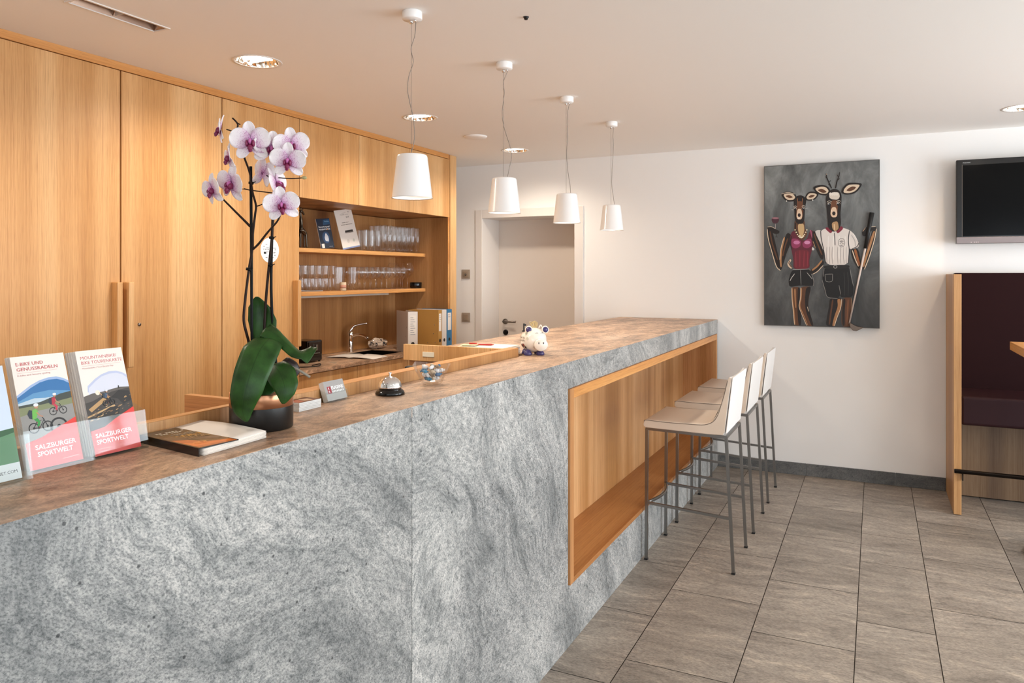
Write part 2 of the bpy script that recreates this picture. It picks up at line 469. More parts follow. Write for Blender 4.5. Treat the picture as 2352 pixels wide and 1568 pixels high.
# door with deep reveal
door = thing('door_1', (P2(DX0, DX1), YB, 0), None, None); door['kind'] = 'structure'
mb = MB(); mb.box(DX0+.002, DX1-.002, YB+DD-.005, YB+DD+.04, 0, DZ-.002); mb.build('door_leaf', M['doorw'], door)
mb = MB()
mb.box(DX0-.062, DX0+.006, YB-.014, YB, 0, DZ+.07); mb.box(DX1-.006, DX1+.075, YB-.014, YB, 0, DZ+.07); mb.box(DX0+.006, DX1-.006, YB-.014, YB, DZ-.006, DZ+.07)
mb.box(DX0, DX0+.006, YB, YB+DD-.006, 0, DZ); mb.box(DX1-.006, DX1, YB, YB+DD-.006, 0, DZ); mb.box(DX0+.006, DX1-.006, YB, YB+DD-.006, DZ-.006, DZ)
mb.build('door_frame', M['white'], door, bevel=.003)
mb = MB(); yl = YB+DD-.005; hx = DX0+.075; MR = Matrix.Rotation(PI/2, 4, 'X')
T = Matrix.Translation((hx, yl, 1.072))
mb.lathe([(0,0),(.026,0),(.026,.008),(.011,.010),(.011,.05),(0,.05)], 20, M=T @ MR)
mb.tube([(hx, yl-.045, 1.072), (hx+.13, yl-.05, 1.072)], .0095, 10)
mb.build('door_handle', M['nickel'], door)
mb = MB(); mb.lathe([(0,0),(.026,0),(.026,.008),(.014,.012),(0,.012)], 20, M=Matrix.Translation((hx+.004, yl, .968)) @ MR)
mb.build('door_lock', M['darkmetal'], door)

# ---------------------------------------------------------------- oak cabinets on the left
CX = -3.2; CB = XL; NZ = 2.0; TZ = 2.483
def tall_cabinet(y0, y1, idx, label, handle=None, keyhole=False, split=False):
    t = thing('tall_cabinet', (-3.52, P2(y0, y1), 0), label, 'cabinet', 'tall oak cabinets')
    mb = MB(); mb.box(CB+.004, CX-.022, y0, y1, 0, TZ-.002); mb.build('body', M['gap'], t)
    wm = M['oak%d' % (idx % 5)]
    ds = [(.05, NZ-.0015), (NZ+.0015, TZ-.003)] if split else [(.05, TZ-.003)]
    for k, (a, b) in enumerate(ds):
        mb = MB(); mb.rbox(CX-.020, CX, y0+.002, y1-.002, a, b, .001); d = mb.build('door', wm, t)
        if k == 0 and handle is not None:
            hb = MB(); hb.rbox(CX, CX+.045, handle-.014, handle+.014, 1.08, 1.484, .004, M=None); hb.build('handle', wm, d)
        if k == 0 and keyhole:
            hb = MB(); hb.lathe([(0,0),(.009,0),(.008,.004),(0,.004)], 14, M=Matrix.Translation((CX, 2.459, 1.278)) @ Matrix.Rotation(PI/2, 4, 'Y')); hb.build('keyhole', M['nickel'], d)
    mb = MB(); mb.box(CX-.05, CX-.03, y0, y1, 0, .05); mb.build('plinth', M['gap'], t)
    return t
tall_cabinet(1.145, 1.748, 3, 'tall oak cabinet unit farthest toward the front of the room')
tall_cabinet(1.752, 2.358, 0, 'tall oak cabinet behind the brochures, pull on its edge beside the next door', handle=2.325)
tall_cabinet(2.362, 2.966, 1, 'tall oak cabinet with a small round keyhole under its long pull', handle=2.385, keyhole=True)
tall_cabinet(2.970, 3.575, 2, 'tall oak cabinet behind the orchid with a separate top door and a round sticker', handle=3.53, split=True)
def wall_cabinet(y0, y1, idx, label):
    t = thing('wall_cabinet', (-3.52, P2(y0, y1), NZ), label, 'cabinet', 'oak wall cabinets over the niche')
    mb = MB(); mb.box(CB+.004, CX-.022, y0, y1, NZ, TZ-.002); mb.build('body', M['oak_in'], t)
    mb = MB(); mb.rbox(CX-.020, CX, y0+.0015, y1-.0015, NZ-.003, TZ-.003, .001); mb.build('door', M['oak%d' % (idx % 5)], t)
wall_cabinet(3.577, 4.169, 3, 'oak wall cabinet above the statuette, nearest the tall cabinets')
wall_cabinet(4.171, 4.785, 4, 'oak wall cabinet above the row of glasses, middle of three')
wall_cabinet(4.787, 5.388, 1, 'oak wall cabinet against the end post, farthest from the brochures')
def base_cabinet(y0, y1, idx, label):
    t = thing('base_cabinet', (-3.52, P2(y0, y1), 0), label, 'cabinet', 'oak base cabinets under the sink worktop')
    mb = MB(); mb.box(CB+.004, CX-.035, y0, y1, 0, .74); mb.box(CB+.004, CX-.035, y0, y0+.018, .74, .893); mb.box(CB+.004, CX-.035, y1-.018, y1, .74, .893); mb.build('body', M['gap'], t)
    mb = MB(); mb.rbox(CX-.034, CX-.014, y0+.0015, y1-.0015, .05, .888, .001); mb.build('door', M['oak%d' % (idx % 5)], t)
base_cabinet(3.577, 4.169, 1, 'oak base cabinet under the worktop beside the tall cabinets')
base_cabinet(4.171, 4.785, 2, 'oak base cabinet under the sink')
base_cabinet(4.787, 5.350, 0, 'oak base cabinet under the ring binders')
# niche lining
t = thing('niche_lining', (-3.6, 4.46, .918), 'oak lining of the open glass niche, back panel and end panel', 'panelling')
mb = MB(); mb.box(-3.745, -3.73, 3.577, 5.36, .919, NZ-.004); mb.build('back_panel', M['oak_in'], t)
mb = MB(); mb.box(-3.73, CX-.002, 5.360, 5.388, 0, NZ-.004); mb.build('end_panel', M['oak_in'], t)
mb = MB(); mb.box(CX-.002, CX, 5.362, 5.386, .92, NZ-.004); mb.build('edge_strip', M['oak_x'], t)
def shelf(z, label, light=False):
    t = thing('wall_shelf', (-3.575, 4.47, z-.025), label, 'shelf', 'oak shelves in the niche')
    mb = MB(); mb.rbox(-3.729, -3.42, 3.578, 5.359, z-.028, z, .0015); mb.build('board', M['oak_y'], t)
    if light:
        mb = MB(); mb.box(-3.475, -3.435, 3.58, 4.85, z-.042, z-.0285); mb.build('light_strip', flat('aluminium_strip', '#b9b2a8', .4, .3), t)
shelf(1.697, 'oak niche shelf carrying the statuette, leaflets and tall glasses')
shelf(1.403, 'oak niche shelf with wine glasses and metal strip under it', True)
mb = MB()
sx0, sx1, sy0, sy1 = -3.62, -3.31, 4.50, 4.88
for r in ((-3.728, CX, 3.579, sy0), (-3.728, CX, sy1, 5.358), (-3.728, sx0, sy0, sy1), (sx1, CX, sy0, sy1)):
    mb.box(r[0], r[1], r[2], r[3], .894, .918)
tag(mb.build('sink_worktop', brownstone('sink_worktop_stone', (4, 1, 0), 1.25)), 'mottled stone worktop with a sink cut-out under the shelves', 'worktop')
t = thing('sink_basin', (P2(sx0, sx1), P2(sy0, sy1), .76), 'dark rectangular sink basin let into the stone worktop', 'sink')
mb = MB(); mb.box(sx0+.001, sx1-.001, sy0+.001, sy1-.001, .75, .755)
mb.box(sx0+.001, sx0+.004, sy0+.001, sy1-.001, .755, .915); mb.box(sx1-.004, sx1-.001, sy0+.001, sy1-.001, .755, .915)
mb.box(sx0+.004, sx1-.004, sy0+.001, sy0+.004, .755, .915); mb.box(sx0+.004, sx1-.004, sy1-.004, sy1-.001, .755, .915)
mb.build('bowl', M['darkmetal'], t)
mb = MB(); mb.lathe([(0,0),(.03,0),(.03,.003),(0,.003)], 16, (P2(sx0, sx1), P2(sy0, sy1), .755)); mb.build('drain', M['chrome'], t)
# end post and cornice
mb = MB(); mb.box(CB+.004, CX+.004, 5.391, 5.492, 0, CZ-.001)
tag(mb.build('end_post', M['oak4'], bevel=.001), 'full-height oak end post closing the cabinet wall near the white door', 'panel')
mb = MB(); mb.box(CX-.06, CX+.004, 1.14, 5.365, TZ, CZ-.0005); mb.box(CX-.06, CX-.02, 5.365, 5.390, TZ, CZ-.0005)
struct('trim_1', mb, M['oak_y'])
# round sticker
t = thing('round_sticker', (CX+.0008, 3.325, 1.662), 'round white sticker with small grey print on the oak cabinet behind the orchid', 'sticker')
mb = MB(); MY = Matrix.Translation((CX+.0002, 3.325, 1.662)) @ Matrix.Rotation(PI/2, 4, 'Y')
mb.lathe([(0,0),(.074,0),(.074,.0008),(0,.0008)], 48, M=MY, smooth=False, mat=flat('sticker_white', '#f3f6fa', .4))
g = ink('#54544f'); x_ = CX+.0012
def bar(y0, y1, z0, z1, m_): mb.add([(x_,y0,z0),(x_,y1,z0),(x_,y1,z1),(x_,y0,z1)], [(0,1,2,3)], m_)
for (a, b, z, h_) in ((-.035,-.022,.033,.003),(-.055,-.040,.02,.003),(-.03,-.008,.012,.003),(.02,.05,.012,.003),(-.052,-.046,.003,.004),(-.038,-.028,.003,.004),(-.02,-.01,.003,.004),(.018,.024,.002,.004),(.038,.05,.002,.004),(-.03,-.005,-.012,.003),(.03,.036,-.02,.006),(.028,.045,-.014,.003),(-.035,-.02,-.045,.004),(.02,.03,-.045,.004),(.035,.045,-.03,.004)):
    bar(3.325+a, 3.325+b, 1.662+z, 1.662+z+h_, g)
bar(3.325-.05, 3.325-.03, 1.662-.022, 1.662-.010, ink('#1c1c1c'))
mb.build('disc', None, t)

# switches on the back wall
def wall_switch(x, z, label):
    t = thing('light_switch', (x, YB-.01, z), label, 'switch', 'steel coloured switches beside the door')
    mb = MB(); mb.rbox(x-.043, x+.043, YB-.010, YB-.0005, z-.043, z+.043, .003); mb.build('frame', flat('switch_frame', '#b3a595', .4, .2), t)
    mb = MB(); mb.rbox(x-.027, x+.027, YB-.017, YB-.010, z-.027, z+.027, .002); mb.build('rocker', flat('switch_rocker', '#a89885', .35, .2), t)
    return t
s1 = wall_switch(-3.414, 1.522, 'upper square wall switch beside the white door')
mb = MB(); mb.lathe([(0,0),(.012,0),(.009,.010),(0,.010)], 14, M=Matrix.Translation((-3.414, YB-.017, 1.518)) @ MR); mb.build('rotary_knob', M['nickel'], s1)
wall_switch(-3.414, 1.122, 'lower square wall switch beside the white door')

# ---------------------------------------------------------------- reception counter
FX = -1.125; TOP = 1.163
cnt = thing('reception_counter', (-1.3, 3.0, 0), 'long reception counter clad in grey swirled granite with a brown-streaked stone top tinted by painted lamp warmth', 'counter')
def slab(y0, y1, z0, z1, m_, x0=FX-.03, x1=FX):
    mb = MB(); mb.box(x0, x1, y0, y1, z0, z1); return mb.build('stone_panel', m_, cnt, bevel=.0008)
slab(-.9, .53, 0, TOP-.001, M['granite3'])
slab(.532, 1.695, 0, TOP-.001, M['granite'])
slab(1.697, 2.836, 0, TOP-.001, M['granite2'])
NY0, NY1, NB0, NB1 = 2.838, 5.985, .253, 1.052
slab(2.838, 4.44, NB1+.001, TOP-.001, M['granite'])
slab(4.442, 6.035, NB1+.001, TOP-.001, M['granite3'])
slab(2.838, 4.44, 0, NB0-.001, M['granite2'])
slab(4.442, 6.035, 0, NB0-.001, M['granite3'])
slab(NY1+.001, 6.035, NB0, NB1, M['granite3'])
mb = MB(); mb.box(-1.395, FX-.0005, -.9, 3.16, TOP-.03, TOP); mb.box(-1.93, FX-.0005, 3.16, 6.048, TOP-.03, TOP); mb.box(-1.93, -1.442, 2.887, 3.16, TOP-.03, TOP)
mb.build('worktop', M['brown'], cnt, bevel=.001)
# niche box: frame, back board, shelf board
mb = MB(); fx = FX+.009
mb.box(-1.38, fx, NY0+.040, NY1-.03, NB1-.042, NB1)
mb.build('niche_frame', M['oak_y'], cnt, bevel=.001)
for a, b in ((NY0, NY0+.040), (NY1-.03, NY1)):
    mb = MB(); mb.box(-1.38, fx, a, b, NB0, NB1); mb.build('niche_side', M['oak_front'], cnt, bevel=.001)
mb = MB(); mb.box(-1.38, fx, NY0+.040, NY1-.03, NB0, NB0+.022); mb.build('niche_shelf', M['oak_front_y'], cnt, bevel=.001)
for k, (a, b) in enumerate(((NY0+.040, 3.86), (3.862, 4.93), (4.932, NY1-.03))):
    mb = MB(); mb.box(-1.395, -1.38, a, b, NB0+.022, NB1-.042); mb.build('niche_back', wood('oak_counter_niche_%d' % k, lin('#dcae7c'), lin('#cd9b68'), lin('#b5834f'), off=(9+k*2.3, 4+k, 0)), cnt)
mb = MB(); mb.box(-1.93, -1.442, 2.89, 6.03, 0, TOP-.031); mb.box(-1.385, FX-.031, -.89, 2.83, 0, TOP-.031); mb.build('carcass', M['oak_in'], cnt)
# oak upstand behind the transaction ledge
up = thing('ledge_upstand', (-1.42, 2.1, TOP), 'oak upstand strip along the staff side of the stone ledge', 'trim board')
mb = MB(); mb.rbox(-1.440, -1.396, 1.43, 2.935, TOP-.12, TOP+.0355, .001); mb.build('board', M['oak_in'], up)
mb = MB(); mb.rbox(-1.440, -1.396, 1.43, 2.935, TOP+.0356, TOP+.0375, .0005); mb.build('top_edge', M['oak_y'], up)
up = thing('ledge_upstand', (-1.42, .5, TOP), 'thinner oak upstand strip behind the brochure holders', 'trim board')
mb = MB(); mb.rbox(-1.436, -1.414, -.85, 1.405, TOP-.12, TOP+.0355, .001); mb.build('board', M['oak_in'], up)
mb = MB(); mb.rbox(-1.436, -1.414, -.85, 1.405, TOP+.0356, TOP+.0375, .0005); mb.build('top_edge', M['oak_y'], up)
up = thing('desk_divider', (-1.55, 1.42, 1.1), 'short oak divider board running back from the ledge behind the orchid pot', 'panel')
mb = MB(); mb.rbox(-1.655, -1.414, 1.407, 1.428, .80, TOP+.037, .001); mb.build('board', M['oak_x'], up)
# staff desk below
t = thing('staff_desk', (-1.7, 1.0, 0), 'low oak desk behind the stone ledge', 'desk')
mb = MB(); mb.box(-1.95, -1.475, -.8, 2.80, .72, .75); mb.build('desktop', M['oak_y'], t)
mb = MB(); mb.box(-1.90, -1.88, -.78, -.76, 0, .72); mb.box(-1.90, -1.48, -.8, -.77, 0, .72); mb.build('side_panel', M['oak_in'], t)
mb = MB(); mb.box(-1.90, -1.48, 2.77, 2.80, 0, .72); mb.build('side_panel', M['oak_in'], t)
# tray box at the end of the desk
t = thing('counter_end_board', (-1.68, 2.875, 1.13), 'oak board with a small white name plate closing the bar top above the staff desk', 'board')
mb = MB(); mb.rbox(-1.948, -1.441, 2.865, 2.886, 1.128, 1.200, .001); mb.build('body', M['oak1'], t)
mb = MB(); mb.rbox(-1.842, -1.782, 2.861, 2.865, 1.148, 1.170, .001); mb.build('plate', flat('plate_white', '#e9e3cf', .4), t)
t = thing('black_tray', (-1.78, 2.72, .75), 'black tray standing upright on the staff desk under the name plate board', 'tray')
mb = MB(); mb.rbox(-1.86, -1.60, 2.74, 2.78, .7505, 1.118, .008); mb.build('body', M['blackm'], t)

# ---------------------------------------------------------------- pendants
def pendant():
    t = thing('pendant_lamp', (0, 0, CZ), 'white conical pendant lamp', 'pendant lamp', 'row of white pendant lamps')
    zb, zt = 1.810-CZ, 1.975-CZ
    mb = MB(); mb.lathe([(0,0),(.037,0),(.0385,-.003),(.0385,-.028),(.036,-.031),(0,-.031)], 28); mb.build('ceiling_rose', M['shade'], t, world=False)
    mb = MB(); mb.lathe([(0,-.031),(.007,-.031),(.007,-.044),(0,-.044)], 10, (-.004,0,0)); mb.lathe([(0,-.031),(.004,-.031),(.004,-.040),(0,-.040)], 8, (.014,0,0)); mb.build('cord_grip', M['chrome'], t, world=False)
    mb = MB()
    k = [(.0565,zt-.004),(.0585,zt-.010),(.0765,zb+.004),(.0785,zb),(.0750,zb+.003),(.0555,zt-.012),(.020,zt-.010)]
    mb.lathe([(.0,zt),(.050,zt),(.0545,zt-.0015)]+k+[(0,zt-.008)], 48)
    mb.build('lamp_shade', M['shade'], t, world=False)
    mb = MB(); mb.lathe([(0,0),(.012,0),(.014,-.03),(.0,-.03)], 12, (0,0,zt-.012)); mb.build('lamp_holder', M['white'], t, world=False)
    mb = MB(); mb.sphere((0,0,zt-.075), .028, n=14, sc=(1,1,1.25)); mb.build('bulb', M['glow_cool'], t, world=False)
    mb = MB(); mb.tube([(-.004,0,-.044),(-.004,0,zt)], .0008, 5); mb.build('suspension_wire', M['cord'], t, world=False)
    return t
def pcord(t, offs):
    zt = 1.975-CZ; n = len(offs)-1
    pts = [(o*.8995, o*.437, -.040+(zt+.040)*i/n) for i, o in enumerate(offs)]
    mb = MB(); mb.tube(smoothpath(pts, 5), .0014, 6); mb.build('power_cord', M['cord'], t, world=False)
pend = pendant()
cordlist = [[.014,.010,-.004,.004,-.012,-.018,-.010,.002,.008,.007,-.006],[.016,-.004,.0,-.006,-.010,-.004,.010,.026,.034,.024,.014],[.014,.004,.006,.002,.003,.000,.0,.004,.010,.018,.022],[.012,.008,.012,.010,.008,.004,.002,.0,.004,.012,.018]]
labs = ['white conical pendant lamp hanging in front of the wall cabinets, largest in view','white conical pendant lamp in front of the door frame beside the cabinet end post','white conical pendant lamp above the painted pig, in front of the door','white conical pendant lamp nearest the back wall, in front of bare plaster']
for i, (x, y) in enumerate(((-1.586,2.392),(-1.577,3.160),(-1.566,3.928),(-1.556,4.696))):
    o = pend if i == 0 else dup(pend, (x, y, CZ), label=labs[i])
    if i == 0: o.location = (x, y, CZ); o['label'] = labs[0]; plist = [o]
    else: plist.append(o)
for o, c in zip(plist, cordlist): WM[o.name] = Matrix.Identity(4); pcord(o, c)

# ---------------------------------------------------------------- recessed lights
def facet_mat():
    t = NT('faceted_reflector'); t.b.inputs['Metallic'].default_value = 1.0
    t.base(lin('#fbf1e4')); t.rough(.14)
    vo = t.nd('ShaderNodeTexVoronoi'); tc = t.nd('ShaderNodeTexCoord'); t.lk(tc.outputs['Object'], vo.inputs['Vector']); vo.inputs['Scale'].default_value = 38
    t.bump(vo.outputs['Distance'], .8, .01); return t.m
M['facet'] = facet_mat()
def downlight():
    t = thing('recessed_downlight', (0,0,CZ), 'x', 'ceiling light', 'round recessed ceiling lights')
    mb = MB(); mb.lathe([(.097,.004),(.098,-.002),(.112,-.003),(.113,-.0002),(.099,-.0002)], 48, closed=True); mb.build('rim', M['white'], t, world=False)
    mb = MB(); mb.lathe([(.0975,-.001),(.093,.010),(.087,.024),(.079,.040),(.069,.056),(.056,.070),(.040,.080),(0,.086)][::-1], 22, smooth=False); mb.f.pop(); mb.m.pop(); mb.sm.pop(); mb.build('reflector', M['facet'], t, world=False)
    for s_ in (-1, 1):
        mb = MB(); mb.tube([(-.060, s_*.024, .017), (.060, s_*.024, .017)], .011, 10); mb.build('lamp_tube', M['glow'], t, world=False)
    return t
d0 = downlight(); i = 0
dl = {0: 'round recessed ceiling light farthest toward the front of the room, before the brochures', 1: 'round recessed ceiling light before the slot-shaped fitting', 2: 'large round recessed ceiling light between the slot-shaped fitting and the cabinets', 3: 'round recessed ceiling light behind the cord of the nearest pendant', 4: 'round recessed ceiling light near the end post and the white door'}
for k, y in enumerate(DLY):
    o = d0 if k == 0 else dup(d0); o.location = (DLX, y, CZ); o['label'] = dl[k]
dr = ['front end', 'second from the front', 'middle', 'fourth from the front', 'above the television']
for k, y in enumerate(DRY):
    o = dup(d0); o.location = (DRX, y, CZ)
    o['label'] = 'round recessed ceiling light above the television' if k == 4 else 'round recessed ceiling light of the row on the window side, %s' % dr[k]
# slot light
t = thing('slot_ceiling_light', (-2.624, 1.93, CZ), 'narrow slot-shaped recessed ceiling light with a white frame', 'ceiling light')
mb = MB()
for r in ((-2.672,-2.663,1.742,2.123),(-2.585,-2.576,1.742,2.123),(-2.663,-2.585,1.742,1.751),(-2.663,-2.585,2.114,2.123)):
    mb.box(r[0], r[1], r[2], r[3], CZ-.004, CZ-.0003)
mb.build('frame', M['white'], t)
mb = MB(); mb.add([(-2.662,1.751,CZ),(-2.586,1.751,CZ),(-2.586,2.114,CZ),(-2.662,2.114,CZ),(-2.650,1.77,CZ+.035),(-2.598,1.77,CZ+.035),(-2.598,2.095,CZ+.035),(-2.650,2.095,CZ+.035)], [(0,1,5,4),(1,2,6,5),(2,3,7,6),(3,0,4,7),(4,5,6,7)])
mb.build('reflector', flat('slot_reflector', '#a58d7c', .25, .8), t)
mb = MB(); mb.box(-2.652,-2.596,1.931,1.934,CZ+.002,CZ+.034); mb.tube([(-2.624,1.78,CZ+.018),(-2.624,2.085,CZ+.018)], .007, 8); mb.build('tube', flat('slot_tube', '#d9c8b8', .3), t)
# loudspeaker disc and dark hook
t = thing('ceiling_disc', (-2.604, 4.749, CZ), 'flat round white disc on the ceiling between two recessed lights', 'detector')
mb = MB(); mb.lathe([(0,-.014),(.06,-.014),(.080,-.009),(.086,-.0005),(0,-.0005)], 40, (-2.604,4.749,CZ)); mb.build('cover', M['ceil'], t)
mb = MB(); mb.lathe([(0,-.011),(.006,-.011),(.009,-.004),(.012,-.0003),(0,-.0003)], 16, (-1.22,2.633,CZ)); tag(mb.build('ceiling_stud', M['blackm']), 'tiny dark stud on the bare ceiling between the first two pendants', 'stud')

# ---------------------------------------------------------------- bar stools
def bar_stool():
    t = thing('bar_stool', (0,0,0), 'x', 'bar stool', 'bar stools at the counter')
    # local: x from counter (-) to room (+), y along the counter; near side y=0, far side y=.42 ; origin at the middle
    Y0, Y1 = -.205, .205; leg = .0085
    XF, XB = -.226, .226
    def sq(pts, r=leg): 
        b = MB(); b.tube(pts, r*1.25, 4, smooth=False); return b
    for y in (Y0, Y1):
        sq([(XF, y, .004), (XF+.004, y, .700)]).build('leg', M['steel'], t, world=False)
        sq([(XB, y, .004), (XB-.036, y, .692)]).build('leg', M['steel'], t, world=False)
        sq([(XF+.006, y, .305), (XB-.018, y, .280)], .0075).build('side_rail', M['steel'], t, world=False)
    b = MB(); pts = [(XF+.002+.02*math.sin(PI*k/10)*2.0, Y0+(Y1-Y0)*k/10, .305) for k in range(11)]; b.tube(pts, .009, 6); b.build('foot_rail', M['steel'], t, world=False)
    b = MB(); b.tube([(XF+.004, Y0, .700), (XB-.036, Y0, .690), (XB-.036, Y1, .690), (XF+.004, Y1, .700), (XF+.004, Y0, .700)], .0105, 4, smooth=False); b.build('seat_frame', M['steel'], t, world=False)
    for x, y in ((XF,Y0),(XF,Y1),(XB,Y0),(XB,Y1)):
        b = MB(); b.rbox(x-.0095, x+.0095, y-.0095, y+.0095, 0, .010, .002); b.build('foot_cap', M['blackm'], t, world=False)
    # one-piece upholstery: profile of the seat turning up into the back
    outer = [(-.236,.712),(-.239,.724),(-.234,.742),(-.222,.750),(-.12,.747),(.02,.748),(.085,.752),(.125,.770),(.150,.805),(.166,.855),(.184,.92),(.199,.985),(.207,1.000)]
    rear = [(.217,.998),(.219,.985),(.206,.90),(.194,.80),(.184,.715),(.176,.702),(.10,.700),(-.10,.704),(-.228,.706)]
    prof = outer + rear; n = len(prof)
    bm = bmesh.new(); N = 9; rows = []
    for j in range(N+1):
        y = (Y0-.012) + (Y1-Y0+.024)*j/N
        e = abs(2*j/N-1); row = []
        for i, (x, z) in enumerate(prof):
            dz = 0
            if i in (10,11,12,13,14): dz = -.004*(1-e*e)*1.5     # dip at the top of the back
            if 4 <= i <= 8: dz = -.006*(1-e*e)
            row.append(bm.verts.new((x + (.006*(1-e*e) if 8 <= i <= 18 else 0), y, z+dz)))
        rows.append(row)
    back_i = set(range(12, 18)); 
    fm = []
    for j in range(N):
        for i in range(n):
            i2 = (i+1) % n
            f = bm.faces.new((rows[j][i], rows[j][i2], rows[j+1][i2], rows[j+1][i])); f.material_index = 1 if i in back_i else 0; f.smooth = True
    c1 = bm.faces.new(rows[0][::-1]); c2 = bm.faces.new(rows[-1]); c1.material_index = c2.material_index = 0
    bmesh.ops.triangulate(bm, faces=[c1, c2]); bmesh.ops.recalc_face_normals(bm, faces=bm.faces[:])
    me = bpy.data.meshes.new('upholstery'); 
    # split seat shell and rear cover
    bm.to_mesh(me); bm.free(); me.materials.append(M['leather']); me.materials.append(M['leatherw'])
    o = bpy.data.objects.new('seat', me); COL.objects.link(o); o.parent = t
    b_ = o.modifiers.new('bevel', 'BEVEL'); b_.width = .004; b_.segments = 2; b_.limit_method = 'ANGLE'; b_.angle_limit = R(50)
    # stitched seam line round the side of the seat
    for y in (Y0-.0125, Y1+.0125):
        b = MB(); b.tube(smoothpath([(x, y, z-.004) for x, z in outer[2:12]], 3), .0016, 5); b.build('seam', M['seam'], t, world=False)
    # loose fabric of the back
    b = MB(); b.rbox(.0, .005, Y0-.0125, Y1+.0125, 0, .288, .002, M=Matrix.Translation((.1895,0,.712)) @ Matrix.Rotation(R(6.6), 4, 'Y')); b.build('rear_cover', M['leatherw'], t, world=False)
    return t
st = bar_stool()
sl = ['beige leather bar stool with the whole seat showing, farthest from the back wall','beige leather bar stool standing between the two others at the counter','beige leather bar stool nearest the back wall, mostly hidden by the others']
for k, (x, y) in enumerate(((-.872,4.100),(-.868,4.765),(-.866,5.415))):
    o = st if k == 0 else dup(st)
    o.location = (x, y, 0); o.rotation_euler = (0,0,0); o['label'] = sl[k]

# ---------------------------------------------------------------- television
t = thing('television', (1.0, 5.93, 1.73), 'black flat television with a silver lower strip on the back wall', 'television')
tx0, tx1, tz0, tz1 = .499, 1.50, 1.729, 2.301; ty = 5.925
mb = MB(); mb.rbox(tx0, tx1, ty, ty+.075, tz0, tz1, .004); mb.build('casing', M['black'], t)
mb = MB(); mb.box(tx0+.035, tx1-.035, ty-.0012, ty, tz0+.052, tz1-.038); mb.build('screen', flat('tv_screen', '#020203', .14, spec=.12), t)
mb = MB(); mb.rbox(tx0+.001, tx1-.001, ty-.005, ty, tz0+.001, tz0+.044, .002)
mb.build('speaker_strip', flat('tv_strip', '#8a8080', .35, .5), t)
mb = MB(); mb.box(tx0+.0345, tx0+.0362, ty-.0018, ty-.0012, tz0+.048, tz1-.034); mb.build('bezel_line', M['nickel'], t)
mb = MB(); mb.text('AQUOS', (tx0+.038, ty-.0014, tz1-.024), (1,0,0), (0,0,1), .0065, ink('#cfcfcf'), w=.045); mb.build('lettering', None, t)
mb = MB()
for q in (.085, .105, .115, .125): mb.box(tx0+q, tx0+q+.005, ty-.0058, ty-.005, tz0+.008, tz0+.012)
mb.build('indicator', ink('#e8dcd8'), t)
mb = MB(); mb.box(.85, 1.15, ty+.075, YB-.001, 1.88, 2.14); mb.build('wall_bracket', M['darkmetal'], t)

# ---------------------------------------------------------------- booth seat and table
t = thing('booth_bench', (.45, 5.95, 0), 'high booth bench with maroon upholstery and oak end panel against the back wall', 'bench')
mb = MB(); mb.rbox(.447, .490, 5.470, YB-.001, .004, 1.522, .002); mb.build('end_panel', M['oak_booth'], t)
mb = MB(); mb.rbox(.4905, 2.6, 5.955, YB-.001, .70, 1.530, .01); mb.build('backrest', M['maroon'], t)
mb = MB(); mb.rbox(.4905, 2.6, 5.530, 5.985, .560, .745, .018, seg=3); mb.build('seat_cushion', M['maroon2'], t)
mb = MB(); mb.box(.4905, 2.6, 5.945, 5.965, .01, .559); mb.build('base_board', M['oak_dark'], t)
mb = MB(); mb.rbox(2.6, 2.643, 5.470, YB-.001, .004, 1.522, .002); mb.build('end_panel', M['oak_booth'], t)
mb = MB(); mb.tube([(.449,5.452,.282),(2.64,5.452,.282)], .0135, 12); mb.build('foot_rail', M['darkmetal'], t)
mb = MB(); mb.box(.492,.498,5.452,5.60,.262,.276); mb.box(.492,.498,5.452,5.47,.225,.27); mb.build('rail_bracket', M['darkmetal'], t)
t = thing('high_table', (1.15, 4.75, 0), 'high oak table in front of the booth bench, only its corner showing', 'table')
mb = MB(); mb.rbox(.722, 1.55, 4.35, 5.30, 1.072, 1.120, .002); mb.build('tabletop', M['oak_y'], t)
mb = MB(); mb.lathe([(0,.03),(.04,.03),(.04,1.072),(0,1.072)], 20, (1.12,4.86,0)); mb.build('column', M['darkmetal'], t)
mb = MB(); mb.lathe([(0,0),(.33,0),(.33,.008),(.30,.02),(.06,.03),(0,.03)], 48, (1.06,4.86,0)); mb.build('base_plate', M['darkmetal'], t)

# ---------------------------------------------------------------- painting of the two deer
PX0, PX1, PZ0, PZ1, PY = -.764, .026, 1.133, 2.347, YB-.037
art = thing('deer_painting', (-.37, YB-.02, 1.13), 'tall grey painting of two clothed deer figures, one holding a club', 'painting')
def canvas_mat():
    t = NT('painted_grey'); p = t.pos(); v = t.mapping(p, (0,0,0), (0,.5,0), (1,1,.45))
    n_ = t.noise(v, 6, 5, .65, .6)
    c = t.ramp(n_, [(.3, lin('#4c4e4d')), (.5, lin('#686a69')), (.72, lin('#8b8e8c'))])
    sx = t.nd('ShaderNodeSeparateXYZ'); t.lk(p, sx.inputs[0])
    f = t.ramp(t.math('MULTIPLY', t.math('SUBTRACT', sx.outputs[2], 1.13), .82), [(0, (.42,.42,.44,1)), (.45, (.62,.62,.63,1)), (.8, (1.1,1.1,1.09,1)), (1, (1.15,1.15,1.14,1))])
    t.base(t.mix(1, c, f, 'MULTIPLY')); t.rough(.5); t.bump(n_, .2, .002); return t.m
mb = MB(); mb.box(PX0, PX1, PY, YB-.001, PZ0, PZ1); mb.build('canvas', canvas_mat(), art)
mb = MB()
